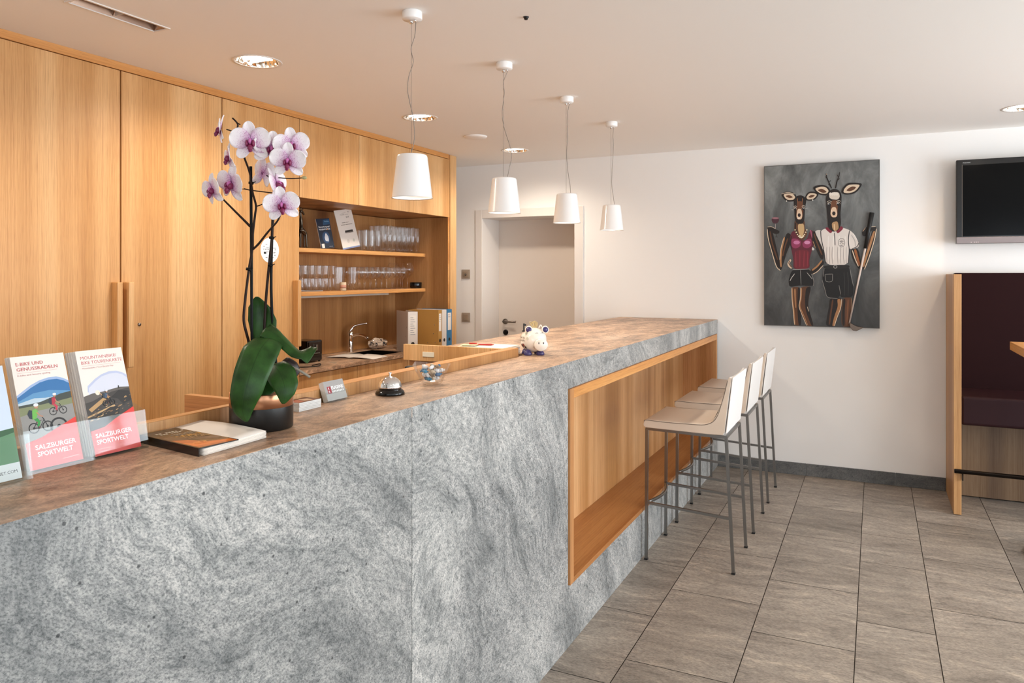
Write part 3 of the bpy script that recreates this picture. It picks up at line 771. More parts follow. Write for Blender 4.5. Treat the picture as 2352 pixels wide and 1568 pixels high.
for r in ((PX0-.004,PX0,PZ0-.004,PZ1+.004),(PX1,PX1+.004,PZ0-.004,PZ1+.004),(PX0,PX1,PZ1,PZ1+.004),(PX0,PX1,PZ0-.004,PZ0)): mb.box(r[0],r[1],PY-.001,YB-.001,r[2],r[3])
mb.build('edge', flat('canvas_edge', '#5b5955', .6), art)
# sketch sheet of the figures: sheet units -> metres on the canvas
def S(x, y):
    u = (x-65)/957.0
    top = 125-57*u; bot = 1440+28*u
    return PX0 + u*(PX1-PX0), PZ1 - (y-top)/(bot-top)*(PZ1-PZ0)
lay = [0]
fig = MB()
def pg(pts, c, k=None):
    lay[0] += 1; d = PY - .0002 - .000022*lay[0]
    if 4 <= len(pts) < 18:
        for _ in range(2):
            pts = [c_ for i in range(len(pts)) for c_ in ((pts[i][0]*.8+pts[(i+1)%len(pts)][0]*.2, pts[i][1]*.8+pts[(i+1)%len(pts)][1]*.2), (pts[i][0]*.2+pts[(i+1)%len(pts)][0]*.8, pts[i][1]*.2+pts[(i+1)%len(pts)][1]*.8))]
    q = [S(*p) for p in pts]
    vv = [Vector((a, d, b)) for a, b in q]
    tr = tessellate_polygon([[Vector((a, b, 0)) for a, b in q]])
    fig.add(vv, [t_ for t_ in tr if ((q[t_[1]][0]-q[t_[0]][0])*(q[t_[2]][1]-q[t_[0]][1])-(q[t_[2]][0]-q[t_[0]][0])*(q[t_[1]][1]-q[t_[0]][1])) != 0], ink(c, .5))
def ln(pts, wd, c):
    """brush stroke of tapering width"""
    P_ = [Vector((a, b)) for a, b in pts]; l = []; r_ = []
    ws = list(wd) + [wd[-1]]*len(P_) if isinstance(wd, (list, tuple)) else [wd]*len(P_)
    for i, p in enumerate(P_):
        d = (P_[min(i+1, len(P_)-1)] - P_[max(i-1, 0)]); d.normalize(); nn = Vector((-d.y, d.x))*ws[i]/2
        l.append(tuple(p+nn)); r_.append(tuple(p-nn))
    pg(l + r_[::-1], c)
def ell(cx_, cy_, rx, ry, c, n=20, rot=0):
    cr, sr = math.cos(rot), math.sin(rot)
    pg([(cx_+rx*math.cos(2*PI*i/n)*cr-ry*math.sin(2*PI*i/n)*sr, cy_+rx*math.cos(2*PI*i/n)*sr+ry*math.sin(2*PI*i/n)*cr) for i in range(n)], c)
DK, TAN, CRM, BRN = '#1b120e', '#a9794f', '#dcc6ab', '#5e3a22'
# --- woman deer: legs
pg([(298,1125),(375,1125),(372,1230),(385,1330),(382,1446),(322,1446),(312,1330),(300,1220)], BRN)
pg([(372,1125),(470,1120),(450,1210),(440,1290),(470,1380),(492,1452),(432,1450),(400,1370),(360,1290),(372,1220)], BRN)
pg([(352,1130),(374,1130),(370,1240),(384,1340),(384,1446),(360,1446),(350,1300)], DK)
pg([(425,1130),(470,1120),(448,1210),(442,1290),(492,1452),(470,1450),(420,1320),(415,1220)], DK)
for a in (((306,1135),(308,1230),(322,1330),(332,1440)),((385,1135),(382,1220),(368,1285),(400,1350),(440,1445)),((330,1140),(332,1220),(338,1300))): ln(a, [14,12,10,7][:len(a)], TAN)
for a in (((302,1135),(304,1220),(316,1330),(326,1440)),((380,1130),(378,1220),(362,1288),(392,1360),(430,1448)),((436,1290),(448,1330))): ln(a, 5, CRM)
# arm with the glass
pg([(90,625),(128,640),(150,720),(185,860),(200,920),(196,985),(165,960),(110,800),(85,690)], DK)
ln([(88,640),(95,720),(128,830),(168,960),(205,990)], 7, CRM); ln([(112,660),(130,760),(180,900)], 12, BRN)
pg([(196,985),(215,985),(255,850),(295,760),(300,690),(262,670),(225,760),(198,880)], DK)
ln([(240,710),(215,800),(205,900),(210,960)], 16, TAN); ln([(268,720),(240,800),(225,870)], 12, BRN); ln([(232,720),(206,810),(198,900)], 5, CRM)
pg([(88,622),(125,620),(150,640),(175,650),(198,660),(192,682),(150,684),(118,660),(95,650)], DK); ln([(90,626),(125,622),(160,640)], 4, CRM)
# wine glass
pg([(128,552),(190,548),(193,575),(178,594),(160,598),(140,594),(126,572)], '#4a2733'); ell(160, 552, 31, 8, '#9c6c74'); ln([(160,598),(162,640)], 4, '#b9a8a4'); ln([(165,680),(168,708)], 5, DK); ln([(155,708),(182,710)], 4, DK)
# hip arm at far side
pg([(262,930),(290,890),(300,905),(282,930),(310,965),(296,974),(272,955)], CRM); ln([(285,905),(275,930),(305,965)], 8, BRN)
# torso
pg([(300,668),(330,655),(370,730),(430,740),(460,650),(490,660),(500,740),(478,810),(452,900),(458,975),(315,980),(318,900),(300,815),(282,740)], '#5e1c2c')
pg([(330,820),(455,815),(446,900),(452,972),(322,976),(322,900)], '#6e1f2b')
pg([(300,722),(345,722),(385,745),(375,790),(335,808),(300,790)], '#8e3357'); pg([(392,760),(430,728),(470,722),(474,780),(440,806),(400,795)], '#8e3357')
ell(345, 755, 28, 16, '#c777a0', 14); ell(435, 755, 26, 15, '#d08bb0', 14)
for a in (((335,830),(340,960)),((372,820),(372,960)),((410,825),(405,960)),((440,830),(436,955))): ln(a, 8, '#8a2b38')
ln([(300,700),(288,760),(305,815)], 8, DK); ln([(462,650),(480,720)], 12, '#a1506a')
# neck and chest
pg([(330,560),(412,560),(415,640),(440,680),(400,740),(375,730),(340,690),(322,650)], BRN)
pg([(355,600),(405,595),(412,650),(395,715),(375,705),(358,660)], '#c9a777'); ln([(335,590),(333,640),(350,690)], 12, DK)
for k in range(11):
    a = k/10; ell(332+a*100, 650+68*math.sin(PI*a)*(.95), 6.5, 5.5, '#e4d6b4', 8)
for k in range(5): ell(372+k*8, 700+14*math.sin(PI*k/4), 6.5, 5.5, '#efe4c8', 8)
# shorts
pg([(312,978),(455,972),(470,1030),(494,1065),(490,1120),(370,1112),(282,1128),(274,1070),(290,1020)], '#0e0e10')
ln([(310,982),(456,976)], 5, '#a7a39e'); ln([(378,985),(382,1110)], 4, '#9b9894'); ln([(328,1015),(300,1050),(288,1075)], 5, '#cfcac3'); ln([(432,1005),(470,1050),(478,1060)], 4, '#b5b0aa'); ln([(455,975),(492,1070),(488,1118)], 4, '#8f8b87')
# head
pg([(318,395),(345,368),(378,360),(410,372),(430,400),(416,470),(412,560),(400,600),(345,600),(330,560),(325,480)], DK)
pg([(208,350),(250,332),(300,332),(335,350),(348,385),(330,412),(270,416),(235,395)], DK)
pg([(228,355),(270,345),(315,350),(335,378),(318,400),(270,402),(245,385)], CRM); pg([(245,368),(280,358),(318,378),(285,388)], BRN); ln([(212,352),(270,335),(330,352)], 5, '#cdbca6')
pg([(535,352),(500,330),(455,330),(428,350),(414,385),(425,405),(480,408),(515,385)], DK)
pg([(520,355),(490,343),(450,345),(426,378),(440,398),(480,395),(505,378)], CRM); pg([(505,362),(470,356),(440,378),(470,384)], BRN)
pg([(350,410),(395,412),(405,470),(398,540),(385,565),(355,565),(342,545),(342,480)], '#6d4228')
pg([(352,475),(385,475),(394,530),(386,562),(352,562),(342,535)], '#e0c3a6'); ell(367, 527, 13, 16, '#2a1512', 12); ell(362, 555, 12, 4, '#f0e2d2', 10)
ell(333, 475, 13, 15, '#bdaf9f', 12); ell(333, 478, 11, 13, '#0a0808', 12); ell(402, 472, 13, 15, '#bdaf9f', 12); ell(402, 475, 11, 13, '#0a0808', 12); ell(330, 473, 3, 3, '#ffffff', 8); ell(405, 470, 3, 3, '#ffffff', 8)
ln([(316,462),(332,448),(350,458)], 4, '#cfc2b2'); ln([(388,455),(404,444),(418,456)], 4, '#cfc2b2'); ln([(300,482),(318,484)], 3, '#d5cfc6'); ln([(418,470),(440,468)], 3, '#d5cfc6'); ell(258, 410, 5, 6, '#e8e4dc', 8); ell(482, 402, 5, 6, '#e8e4dc', 8)
ln([(350,385),(356,430)], 6, '#8a5a3a'); ln([(395,385),(392,430)], 6, '#8a5a3a')
# --- man deer: legs
pg([(625,1215),(725,1215),(722,1290),(690,1380),(668,1456),(590,1452),(602,1370),(618,1290)], DK)
pg([(728,1215),(808,1212),(806,1300),(798,1400),(792,1458),(720,1456),(720,1340)], BRN)
ln([(700,1225),(705,1290),(672,1370),(652,1452)], [30,26,20,18], TAN); ln([(722,1225),(716,1300),(684,1380),(662,1452)], 6, CRM); ln([(650,1230),(636,1320),(620,1440)], 14, BRN)
ln([(745,1225),(736,1330),(738,1450)], 20, DK); ln([(775,1230),(770,1330),(765,1450)], 12, '#7d4e2f'); ln([(802,1220),(800,1330)], 5, '#a98a6a')
# right arm with club
pg([(795,812),(855,800),(875,900),(888,960),(870,985),(840,950),(805,880)], DK)
ln([(830,812),(848,880),(868,950)], 20, '#9c5c30'); ln([(808,820),(830,890),(858,955)], 8, CRM)
pg([(1003,625),(975,640),(940,760),(905,880),(885,960),(905,985),(940,900),(980,780),(1000,690)], DK)
ln([(985,660),(950,780),(915,890),(895,960)], 18, TAN); ln([(1002,640),(985,740),(940,890),(905,980)], 7, CRM); ln([(960,700),(930,800)], 10, BRN)
# woman's far arm on his hip
pg([(478,665),(500,660),(540,740),(575,850),(570,900),(545,885),(505,800),(480,760)], DK); ln([(492,680),(520,760),(560,860)], 12, BRN); ln([(484,745),(505,800)], 5, '#b48a60')
pg([(570,900),(578,935),(530,985),(490,1022),(462,1015),(460,985),(500,965),(540,925)], DK); ln([(560,905),(520,955),(475,988)], 14, TAN); ln([(570,945),(520,1000),(480,1020)], 6, CRM)
# shirt
pg([(590,635),(640,665),(672,665),(725,630),(785,650),(830,690),(860,760),(862,795),(800,815),(785,800),(780,945),(595,945),(578,830),(560,800),(560,740),(548,690),(555,655)], '#ddd4cc')
pg([(500,660),(530,650),(556,655),(552,700),(562,800),(545,760),(515,700)], '#cfc7c0'); pg([(478,790),(498,810),(488,822),(474,818)], '#d6cec7')
for a, c in ((((548,655),(552,720),(575,820),(590,930)),'#2b2a2c'),(((785,655),(775,740),(785,815),(775,935)),'#2e2d2f'),(((662,672),(666,730),(668,780)),'#4a4544'),(((860,760),(850,790),(800,812)),'#4a4544')): ln(a, 7, c)
for x in (600,622,645,690,715,740,760): ln([(x,790),(x-3,870),(x+2,935)], 5, '#a9a09a')
for x in (612,655,702,750): ln([(x,700),(x-2,800),(x,900)], 7, '#efe8e0')
ln([(800,690),(830,740),(835,790)], 8, '#b7b0ab'); ln([(815,680),(850,740)], 6, '#f0ebe6')
pg([(585,640),(600,625),(650,655),(632,683)], '#7d1f33'); pg([(672,655),(720,615),(738,640),(690,684)], '#7d1f33')
for k in range(20):
    a = 2*PI*k/20; b = 2*PI*(k+1)/20; ln([(722+27*math.cos(a),757+36*math.sin(a)),(722+27*math.cos(b),757+36*math.sin(b))], 3.5, '#5c5654')
ln([(704,748),(740,745)], 4, '#5c5654'); ln([(706,765),(722,755),(738,768)], 4, '#5c5654'); ln([(712,738),(730,735)], 3, '#5c5654'); ln([(710,780),(732,778)], 4, '#5c5654')
# shorts
pg([(575,960),(788,955),(800,1040),(818,1120),(812,1215),(718,1212),(712,1190),(690,1222),(600,1214),(580,1130),(562,1060)], '#0b0b0c')
pg([(578,945),(785,940),(788,972),(575,975)], '#1a1817'); ell(670, 958, 17, 14, '#8c8984', 14); ell(670, 958, 11, 9, '#1a1817', 14)
for a in (((585,1020),(648,1018)),((648,1018),(646,1075)),((646,1075),(620,1086),(590,1076)),((590,1076),(585,1020)),((560,1065),(585,1150),(600,1215),(690,1222)),((700,1110),(714,1190)),((790,975),(800,1040),(818,1120)),((578,978),(570,1040))): ln(a, 4, '#8e8b87')
for x in (740,770): ln([(x,1000),(x+8,1100),(x+4,1200)], 6, '#2c2a2a')
# head, antlers
ln([(640,305),(615,250),(600,215),(594,178)], [11,9,8,5], DK); ln([(606,230),(590,205)], 5, DK); ln([(632,285),(612,268)], 5, DK); ln([(618,255),(632,238)], 5, DK)
ln([(672,305),(682,250),(700,205),(706,168)], [11,9,8,5], DK); ln([(697,212),(684,190)], 5, DK); ln([(690,235),(706,222)], 5, DK); ln([(596,182),(601,192)], 4, CRM)
pg([(592,380),(615,330),(650,308),(690,312),(722,350),(720,440),(712,520),(718,600),(700,650),(660,668),(612,640),(606,540),(596,450)], DK)
pg([(480,298),(520,278),(580,275),(622,300),(632,345),(600,365),(545,358),(510,340)], DK); pg([(500,305),(545,290),(590,292),(618,325),(600,350),(550,348),(520,330)], CRM); pg([(518,318),(560,305),(605,335),(565,345)], BRN)
pg([(892,264),(840,258),(770,258),(730,300),(716,340),(750,358),(820,352),(860,320)], DK); pg([(872,275),(830,272),(775,275),(742,310),(735,340),(775,346),(820,335),(850,310)], CRM); pg([(842,292),(800,288),(755,322),(790,330),(825,315)], BRN)
pg([(620,350),(655,335),(700,338),(708,375),(690,400),(640,396),(620,380)], '#d9cdbd')
for x in (630,648,666,684): ell(x, 352, 11, 14, '#e8dfd2', 10)
pg([(635,405),(692,402),(690,470),(686,545),(640,548),(628,520),(632,460)], '#6d4228')
pg([(640,462),(676,460),(688,520),(678,545),(645,546),(628,520)], '#dfc0a2'); ell(658, 513, 14, 17, '#20110e', 12); ell(640, 490, 5, 10, '#f2dcc2', 8)
ell(620, 436, 16, 17, '#bdaf9f', 12); ell(620, 440, 14, 15, '#0a0808', 12); ell(695, 432, 16, 17, '#bdaf9f', 12); ell(696, 436, 14, 15, '#0a0808', 12); ell(616, 434, 4, 4, '#ffffff', 8); ell(692, 430, 4, 4, '#ffffff', 8)
ln([(600,420),(620,406),(640,418)], 4, '#d8ccb8'); ln([(678,416),(698,402),(716,414)], 4, '#d8ccb8')
pg([(640,590),(690,575),(700,640),(668,665),(645,640)], '#b08a60'); ln([(622,560),(624,640)], 12, DK); ln([(660,600),(664,655)], 8, '#e0c39a')
# hand on the grip
pg([(886,660),(920,625),(1003,622),(985,645),(925,680),(915,705),(890,700)], DK); ln([(892,665),(915,632)], 5, '#cfae90'); ln([(930,628),(995,622)], 4, CRM)
fig.build('figures', None, art)
# raised golf club: its grip, shaft and head stand proud of the canvas
gy = PY-.014
def G(x, y): a, b = S(x, y); return (a, gy, b)
mb = MB(); mb.tube([G(966,508), G(912,806)], [.0165,.0105], 12); mb.build('club_grip', M['blackm'], art)
mb = MB(); mb.tube([G(912,806), G(785,1430)], [.0078,.0052], 10); mb.build('club_shaft', flat('club_shaft', '#d9c9bf', .3), art)
mb = MB(); q = [G(*p) for p in ((782,1420),(800,1428),(840,1450),(900,1462),(868,1480),(840,1492),(812,1486),(790,1455))]
mb.prism(q, (0, -.02, 0)); mb.build('club_head', flat('club_head', '#6e5f54', .3, .8), art, bevel=.003)

# ---------------------------------------------------------------- things on the ledge: brochures
class Sheet:
    """printed face: s to the right, t upwards, in the units of the sheet"""
    def __init__(s, o, right, up, w, h):
        s.o = Vector(o); s.r = Vector(right).normalized(); s.u = Vector(up).normalized(); s.n = s.r.cross(s.u).normalized()
        s.w = w; s.h = h; s.k = 0; s.mb = MB()
    def P(s, a, b): return s.o + s.r*(a*s.w) + s.u*(b*s.h) + s.n*(.00010 + .000012*s.k)
    def pg(s, pts, c):
        s.k += 1; bm = bmesh.new(); vs = [bm.verts.new(s.P(a, b)) for a, b in pts]; f = bm.faces.new(vs)
        bmesh.ops.triangulate(bm, faces=[f]); s.mb.bm(bm, ink(c, .35), smooth=False)
    def ring(s, cx_, cy_, r, wd, c, n=20):
        q = s.w/s.h
        for i in range(n):
            a, b = 2*PI*i/n, 2*PI*(i+1)/n
            s.k += 0
            pts = [(cx_+(r)*math.cos(a), cy_+(r)*math.sin(a)*q), (cx_+r*math.cos(b), cy_+r*math.sin(b)*q), (cx_+(r-wd)*math.cos(b), cy_+(r-wd)*math.sin(b)*q), (cx_+(r-wd)*math.cos(a), cy_+(r-wd)*math.sin(a)*q)]
            s.mb.add([s.P(*p) for p in pts], [(0,1,2,3)], ink(c, .35))
        s.k += 1
    def ln(s, pts, wd, c):
        P_ = [Vector((a*s.w, b*s.h)) for a, b in pts]; l = []; r_ = []
        for i, p in enumerate(P_):
            d = (P_[min(i+1, len(P_)-1)] - P_[max(i-1, 0)]).normalized(); nn = Vector((-d.y, d.x))*wd*s.w/2
            l.append(p+nn); r_.append(p-nn)
        s.pg([(p.x/s.w, p.y/s.h) for p in l + r_[::-1]], c)
    def ell(s, cx_, cy_, r, c, n=14, ry=None):
        q = s.w/s.h; ry = r if ry is None else ry
        s.pg([(cx_+r*math.cos(2*PI*i/n), cy_+ry*math.sin(2*PI*i/n)*q) for i in range(n)], c)
    def tx(s, body, a, b, h, c, w=None, bold=0):
        s.k += 1; s.mb.text(body, s.P(a, b), s.r, s.u, h*s.h, ink(c, .35), w=w*s.w if w else None, bold=bold)
LEAN = R(17)
UPV = Vector((-math.sin(LEAN), 0, math.cos(LEAN))); NV = Vector((math.cos(LEAN), 0, math.sin(LEAN)))
def booklet(x0, y0, z0, w, h, th, label, group, cover=None, name='brochure'):
    """closed booklet leaning backwards, spine on the near side"""
    t = thing(name, (x0, y0+w/2, z0), label, 'brochure', group)
    O = Vector((x0, y0, z0)); mb = MB()
    F = [O, O+Vector((0,w,0)), O+Vector((0,w,0))+UPV*h, O+UPV*h]
    mb.prism([p - NV*.0006 for p in F], -NV*(th-.0012), M['paperside']); mb.build('pages', None, t)
    mb = MB(); mb.prism([p - NV*.0005 for p in F], NV*.0005, M['paper']); mb.prism([p - NV*(th+.0) for p in F], NV*.0005, M['paper'])
    c = mb.build('cover', None, t)
    if cover:
        s = Sheet(O, (0,1,0), UPV, w, h); cover(s); s.mb.build('cover_print', None, t)
    return t
def cyclist(s, x, y, k, shirt, shorts):
    for wx in (0, .24):
        s.ring(x+wx*k, y, .095*k, .02*k, '#191a1c')
        s.ring(x+wx*k, y, .02*k, .02*k, '#191a1c', 8)
    q = s.w/s.h
    J = lambda a, b: (x+a*k, y+b*k*q)
    s.ln([J(0,0), J(.07,.11), J(.19,.12), J(.10,-.01), J(0,0)], .016*k, '#2a2a2e'); s.ln([J(.24,0), J(.19,.14), J(.17,.17)], .016*k, '#2a2a2e'); s.ln([J(.10,-.01), J(.06,.15)], .014*k, '#8a3434')
    s.pg([J(.02,.15), J(.09,.17), J(.13,.10), J(.10,.02), J(.06,.02), J(.08,.09)], shorts)
    s.pg([J(.0,.15), J(.07,.17), J(.12,.27), J(.09,.33), J(.03,.32), J(-.01,.24)], shirt)
    s.pg([J(-.05,.18), J(.0,.16), J(.02,.31), J(-.03,.33), J(-.07,.26)], '#23303c')
    s.ln([J(.09,.27), J(.14,.20), J(.19,.18)], .02*k, '#b98565'); s.ell(x+.10*k, y+.37*k*q, .035*k, '#b98565', 10); s.ell(x+.10*k, y+.40*k*q, .045*k, '#dfe3e6', 10, .03*k)
def cover_ebike(s):
    arc = [(0,.655),(.12,.69),(.28,.735),(.45,.768),(.62,.785),(.78,.785),(.9,.765),(1,.735)]
    s.pg(arc + [(1,.70),(.9,.735),(.75,.755),(.6,.76),(.45,.745),(.28,.71),(.12,.665),(0,.63)], '#9db4d8')
    s.pg([(0,.45)] + [(0,.635),(.12,.668),(.28,.712),(.45,.748),(.62,.764),(.78,.762),(.9,.742),(1,.71)] + [(1,.45)], '#2f6fa8')
    s.pg([(0,.45),(0,.60),(.3,.66),(.6,.67),(1,.64),(1,.45)], '#5b93bf')
    s.pg([(0,.45),(0,.585),(.15,.60),(.3,.615),(.5,.605),(.7,.61),(1,.62),(1,.45)], '#b9cbd6')
    s.pg([(0,.45),(0,.565),(.25,.57),(.4,.575),(.6,.60),(.8,.625),(1,.635),(1,.45)], '#3b433c')
    s.pg([(0,.42),(0,.545),(.4,.55),(.7,.56),(1,.575),(1,.42)], '#7f8560')
    s.pg([(0,.15),(0,.47),(.3,.50),(1,.52),(1,.15)], '#8f8d89')
    cyclist(s, .60, .475, .80, '#b3283c', '#c2314a'); cyclist(s, .20, .355, 1.05, '#6ab24c', '#2f8f3e')
    s.ring(.66, .335, .17, .035, '#161719', 24); s.ring(.66, .335, .04, .04, '#161719', 10)
    s.pg([(0,0),(0,.235),(.30,.265),(1,.395),(1,0)], '#e5382e')
    s.pg([(0,0),(0,.225),(1,.295),(1,0)], '#e2504a')
    s.tx('E-BIKE UND', .08, .915, .030, '#c8575c', .50); s.tx('GENUSSRADELN', .08, .868, .030, '#c8575c', .76)
    s.ln([(.08,.850),(.82,.850)], .004, '#d9a6a0'); s.tx('E-bike and leisure cycling', .08, .822, .014, '#c98a88', .60)
    s.tx('SALZBURGER', .16, .165, .040, '#ffffff', .76, .01); s.tx('SPORTWELT', .18, .105, .040, '#ffffff', .66, .01); s.ln([(.62,.045),(.93,.05)], .008, '#f4b8b4')
def cover_mtb(s):
    s.tx('MOUNTAINBIKE/', .08, .915, .030, '#c8575c', .78); s.tx('BIKE TOURENKARTE', .08, .868, .030, '#c8575c', .88)
    s.pg([(.12,.66),(.3,.72),(.45,.755),(.62,.775),(.78,.772),(.9,.752),(1,.72),(1,.62),(.1,.60)], '#bcc3dc')
    s.pg([(.14,.64),(.3,.695),(.45,.735),(.62,.752),(.78,.750),(.9,.730),(1,.69),(1,.58),(.1,.56)], '#d6d8e4')
    s.pg([(0,.40),(0,.565),(.2,.585),(.4,.588),(.6,.60),(.8,.61),(1,.60),(1,.40)], '#5f5852')
    s.pg([(0,.20),(0,.50),(.15,.51),(.4,.55),(.6,.575),(.8,.585),(1,.59),(1,.20)], '#3a3531')
    s.ell(.30, .585, .05, '#efe3cf', 14); s.ln([(.32,.585),(.46,.52)], .012, '#d9a870')
    s.pg([(.05,.44),(.45,.545),(.55,.53),(.10,.41)], '#b8915f'); s.pg([(.0,.375),(.6,.45),(.62,.435),(.0,.36)], '#c7a271')
    s.pg([(.55,.52),(.75,.58),(.98,.56),(1,.47),(.8,.44),(.7,.50)], '#1f1c1a'); s.pg([(.05,.35),(.5,.43),(.72,.43),(.65,.33),(.3,.29)], '#211e1b')
    random.seed(21)
    for i in range(70):
        a = random.random(); b = .31 + .22*random.random()*(.45+.55*a); q = .012+.03*random.random()
        c = random.choice(['#b08a5c','#8f6c46','#c9a678','#6b5238','#2a2420','#3c322a','#1f1b18','#8a6d4c'])
        s.pg([(a, b), (min(1, a+q*1.6), b+q*.28), (min(1, a+q*1.9), b+q*.10), (min(1, a+q*.6), b-q*.12)], c)
    cyclist(s, .42, .475, .62, '#35506b', '#1b1b1d')
    s.ln([(.76,.60),(.765,.625)], .02, '#2c2a28')
    s.pg([(0,0),(0,.235),(.30,.265),(1,.40),(1,0)], '#e5382e'); s.pg([(0,0),(0,.24),(1,.30),(1,0)], '#e2504a')
    s.pg([(0,.235),(.05,.30),(.35,.28),(.7,.36),(.5,.30),(.3,.255)], '#3c3a36')
    s.ln([(.08,.850),(.90,.850)], .004, '#d9a6a0'); s.tx('Mountainbike / Tour Bicycle Map', .08, .822, .014, '#c98a88', .66)
    s.tx('SALZBURGER', .08, .165, .040, '#ffffff', .78, .01); s.tx('SPORTWELT', .08, .105, .040, '#ffffff', .68, .01); s.ln([(.08,.06),(.35,.06)], .007, '#f4b8b4'); s.ln([(.08,.035),(.30,.035)], .007, '#f4b8b4')
def cover_green(s):
    s.pg([(0,0),(1,0),(1,1),(0,1)], '#c9d6e6'); s.pg([(0,.14),(1,.14),(1,.42),(0,.36)], '#5c8a63'); s.pg([(0,.30),(.6,.36),(1,.40),(1,.44),(0,.40)], '#2f5a37')
    s.pg([(.2,.62),(.45,.60),(.62,.52),(.72,.40),(.58,.40),(.45,.50),(.2,.54)], '#23498c'); s.pg([(.56,.40),(.72,.40),(.74,.34),(.66,.31),(.58,.34)], '#d9a883')
    s.pg([(.38,.34),(.52,.34),(.60,.22),(.50,.20)], '#e3d2bd'); s.ell(.52, .195, .10, '#5a3d38', 14); s.pg([(0,0),(1,0),(1,.14),(0,.14)], '#dfe3e4')
    s.tx('WWW.BIKE2NET.COM', .22, .055, .026, '#2d3236', .72)
Z0 = TOP + .0042
tops = [('brochure titled for e-bike and leisure cycling, foremost in the acrylic holder', cover_ebike, -1.362, .826), ]
booklet(-1.362, .826, Z0, .100, .210, .0085, 'brochure with the e-bike title, two cyclists and blue sky, leaning in the clear holder', None, cover_ebike)
b1 = booklet(-1.3715, .826, Z0, .100, .209, .007, 'white-edged booklet directly behind the e-bike cover', 'booklets behind the front brochures')
booklet(-1.356, .946, Z0, .100, .210, .004, 'mountain bike map brochure with rocks and a rider, leaning beside the e-bike one', None, cover_mtb)
for i in range(4):
    booklet(-1.3615-i*.0062, .9455-.001*i, Z0, .100, .209-.001*i, .0048, ['map booklet just behind the mountain bike cover','second map booklet behind the mountain bike cover','third map booklet behind the mountain bike cover','rearmost map booklet of the mountain bike stack'][i], 'booklets behind the front brochures', cover_mtb if i < 0 else None)
booklet(-1.333, .690, Z0, .105, .200, .004, 'green and pale blue leaflet with a walking figure, cut by the left picture edge', None, cover_green, name='leaflet')
# clear holders
def holder(x0, y0, y1, ph, depth, label, divs=()):
    t = thing('brochure_holder', (x0, P2(y0, y1), TOP), label, 'brochure holder', 'clear acrylic brochure holders')
    th = .002; Wd = Vector((0, y1-y0, 0)); O = Vector((x0, y0, TOP+.0005))
    bk = O - Vector((depth/math.cos(LEAN), 0, 0))
    UF = Vector((-math.sin(R(8.5)), 0, math.cos(R(8.5)))); NF = Vector((math.cos(R(8.5)), 0, math.sin(R(8.5))))
    mb = MB(); mb.prism([O, O+Wd, O+Wd+UF*ph, O+UF*ph], NF*th); mb.build('front_pocket', M['acrylic'], t)
    mb = MB(); mb.prism([bk, bk+Wd, bk+Wd+UPV*.20, bk+UPV*.20], -NV*th); mb.build('back_plate', M['acrylic'], t)
    mb = MB(); mb.box(bk.x, x0+.001, y0, y1, TOP+.0003, TOP+.0025); mb.build('floor_plate', M['acrylic'], t)
    for y in (y0, y1-th) + tuple(divs):
        mb = MB(); p = Vector((0, y-y0, 0)); mb.prism([O+p, bk+p, bk+p+UPV*ph*1.3, O+p+UF*ph], (0, th, 0)); mb.build('side_wall', M['acrylic'], t)
    return t
holder(-1.349, .812, 1.058, .078, .040, 'clear acrylic holder carrying the two bike brochures', (.934,))
holder(-1.325, .660, .808, .078, .028, 'clear acrylic holder carrying the green leaflet')
# magazine on a pad of white sheets
t = thing('paper_pad', (-1.31, 1.15, TOP), 'thick white pad of curled sheets lying under the black and orange magazine', 'paper stack')
A, B, C_, D_ = Vector((-1.395,1.085,0)), Vector((-1.187,1.056,0)), Vector((-1.196,1.232,0)), Vector((-1.448,1.250,0))
for k in range(6):
    mb = MB(); j = .0012*math.sin(k*2.1); q = [v + Vector((j, -j*.7, TOP+.0004+.0022*k)) for v in (A, B, C_, D_)]
    # sheets lift gently towards the far edge
    N_ = 8; vs = []; fs = []
    for a in range(N_+1):
        for b in range(N_+1):
            u, v_ = a/N_, b/N_
            p = q[0]*(1-u)*(1-v_) + q[1]*u*(1-v_) + q[2]*u*v_ + q[3]*(1-u)*v_
            lift = .0012*k*(v_**2)*(math.sin(PI*u)*.8+.35)
            vs.append(p + Vector((0,0,lift)))
    for a in range(N_):
        for b in range(N_):
            i = a*(N_+1)+b; fs.append((i, i+N_+1, i+N_+2, i+1))
    mb.add(vs, fs, M['paper'], True); o = mb.build('sheet', None, t); s_ = o.modifiers.new('th', 'SOLIDIFY'); s_.thickness = .0019; s_.offset = 1
mb = MB()
for k in range(5):
    u0, w_ = .18+.14*k, .014
    for z_ in (0,):
        pass
t2 = thing('magazine', (-1.29, 1.11, TOP+.013), 'black magazine with orange lettering lying on the white sheets beside the orchid pot', 'magazine')
a_, b_, c_, d_ = Vector((-1.402,1.080,0)), Vector((-1.189,1.047,0)), Vector((-1.181,1.139,0)), Vector((-1.396,1.164,0))
zz = TOP+.0150
mb = MB(); mb.prism([v+Vector((0,0,zz)) for v in (a_, b_, c_, d_)], (0,0,.0022)); mb.prism([Vector((-1.403,1.079,TOP+.0005)), Vector((-1.190,1.0455,TOP+.0005)), Vector((-1.1898,1.0475,TOP+.0005)), Vector((-1.4028,1.081,TOP+.0005))], (0,0,.0165)); mb.build('pages', flat('magazine_black', '#17130f', .25), t2)
r_ = (b_-a_).normalized(); u_ = Vector((-r_.y, r_.x, 0))
sh = Sheet(a_+Vector((0,0,zz+.0022)), u_*-1 if False else r_, u_, (b_-a_).length, .092)
sh.pg([(.52,.03),(.97,.03),(.98,.95),(.86,.96),(.80,.5),(.60,.3)], '#c4621f'); sh.pg([(.70,.04),(.90,.04),(.93,.92),(.88,.92),(.82,.4)], '#e07a2c'); sh.pg([(.30,.03),(.52,.03),(.62,.4),(.78,.9),(.66,.95),(.44,.4)], '#4a2c12')
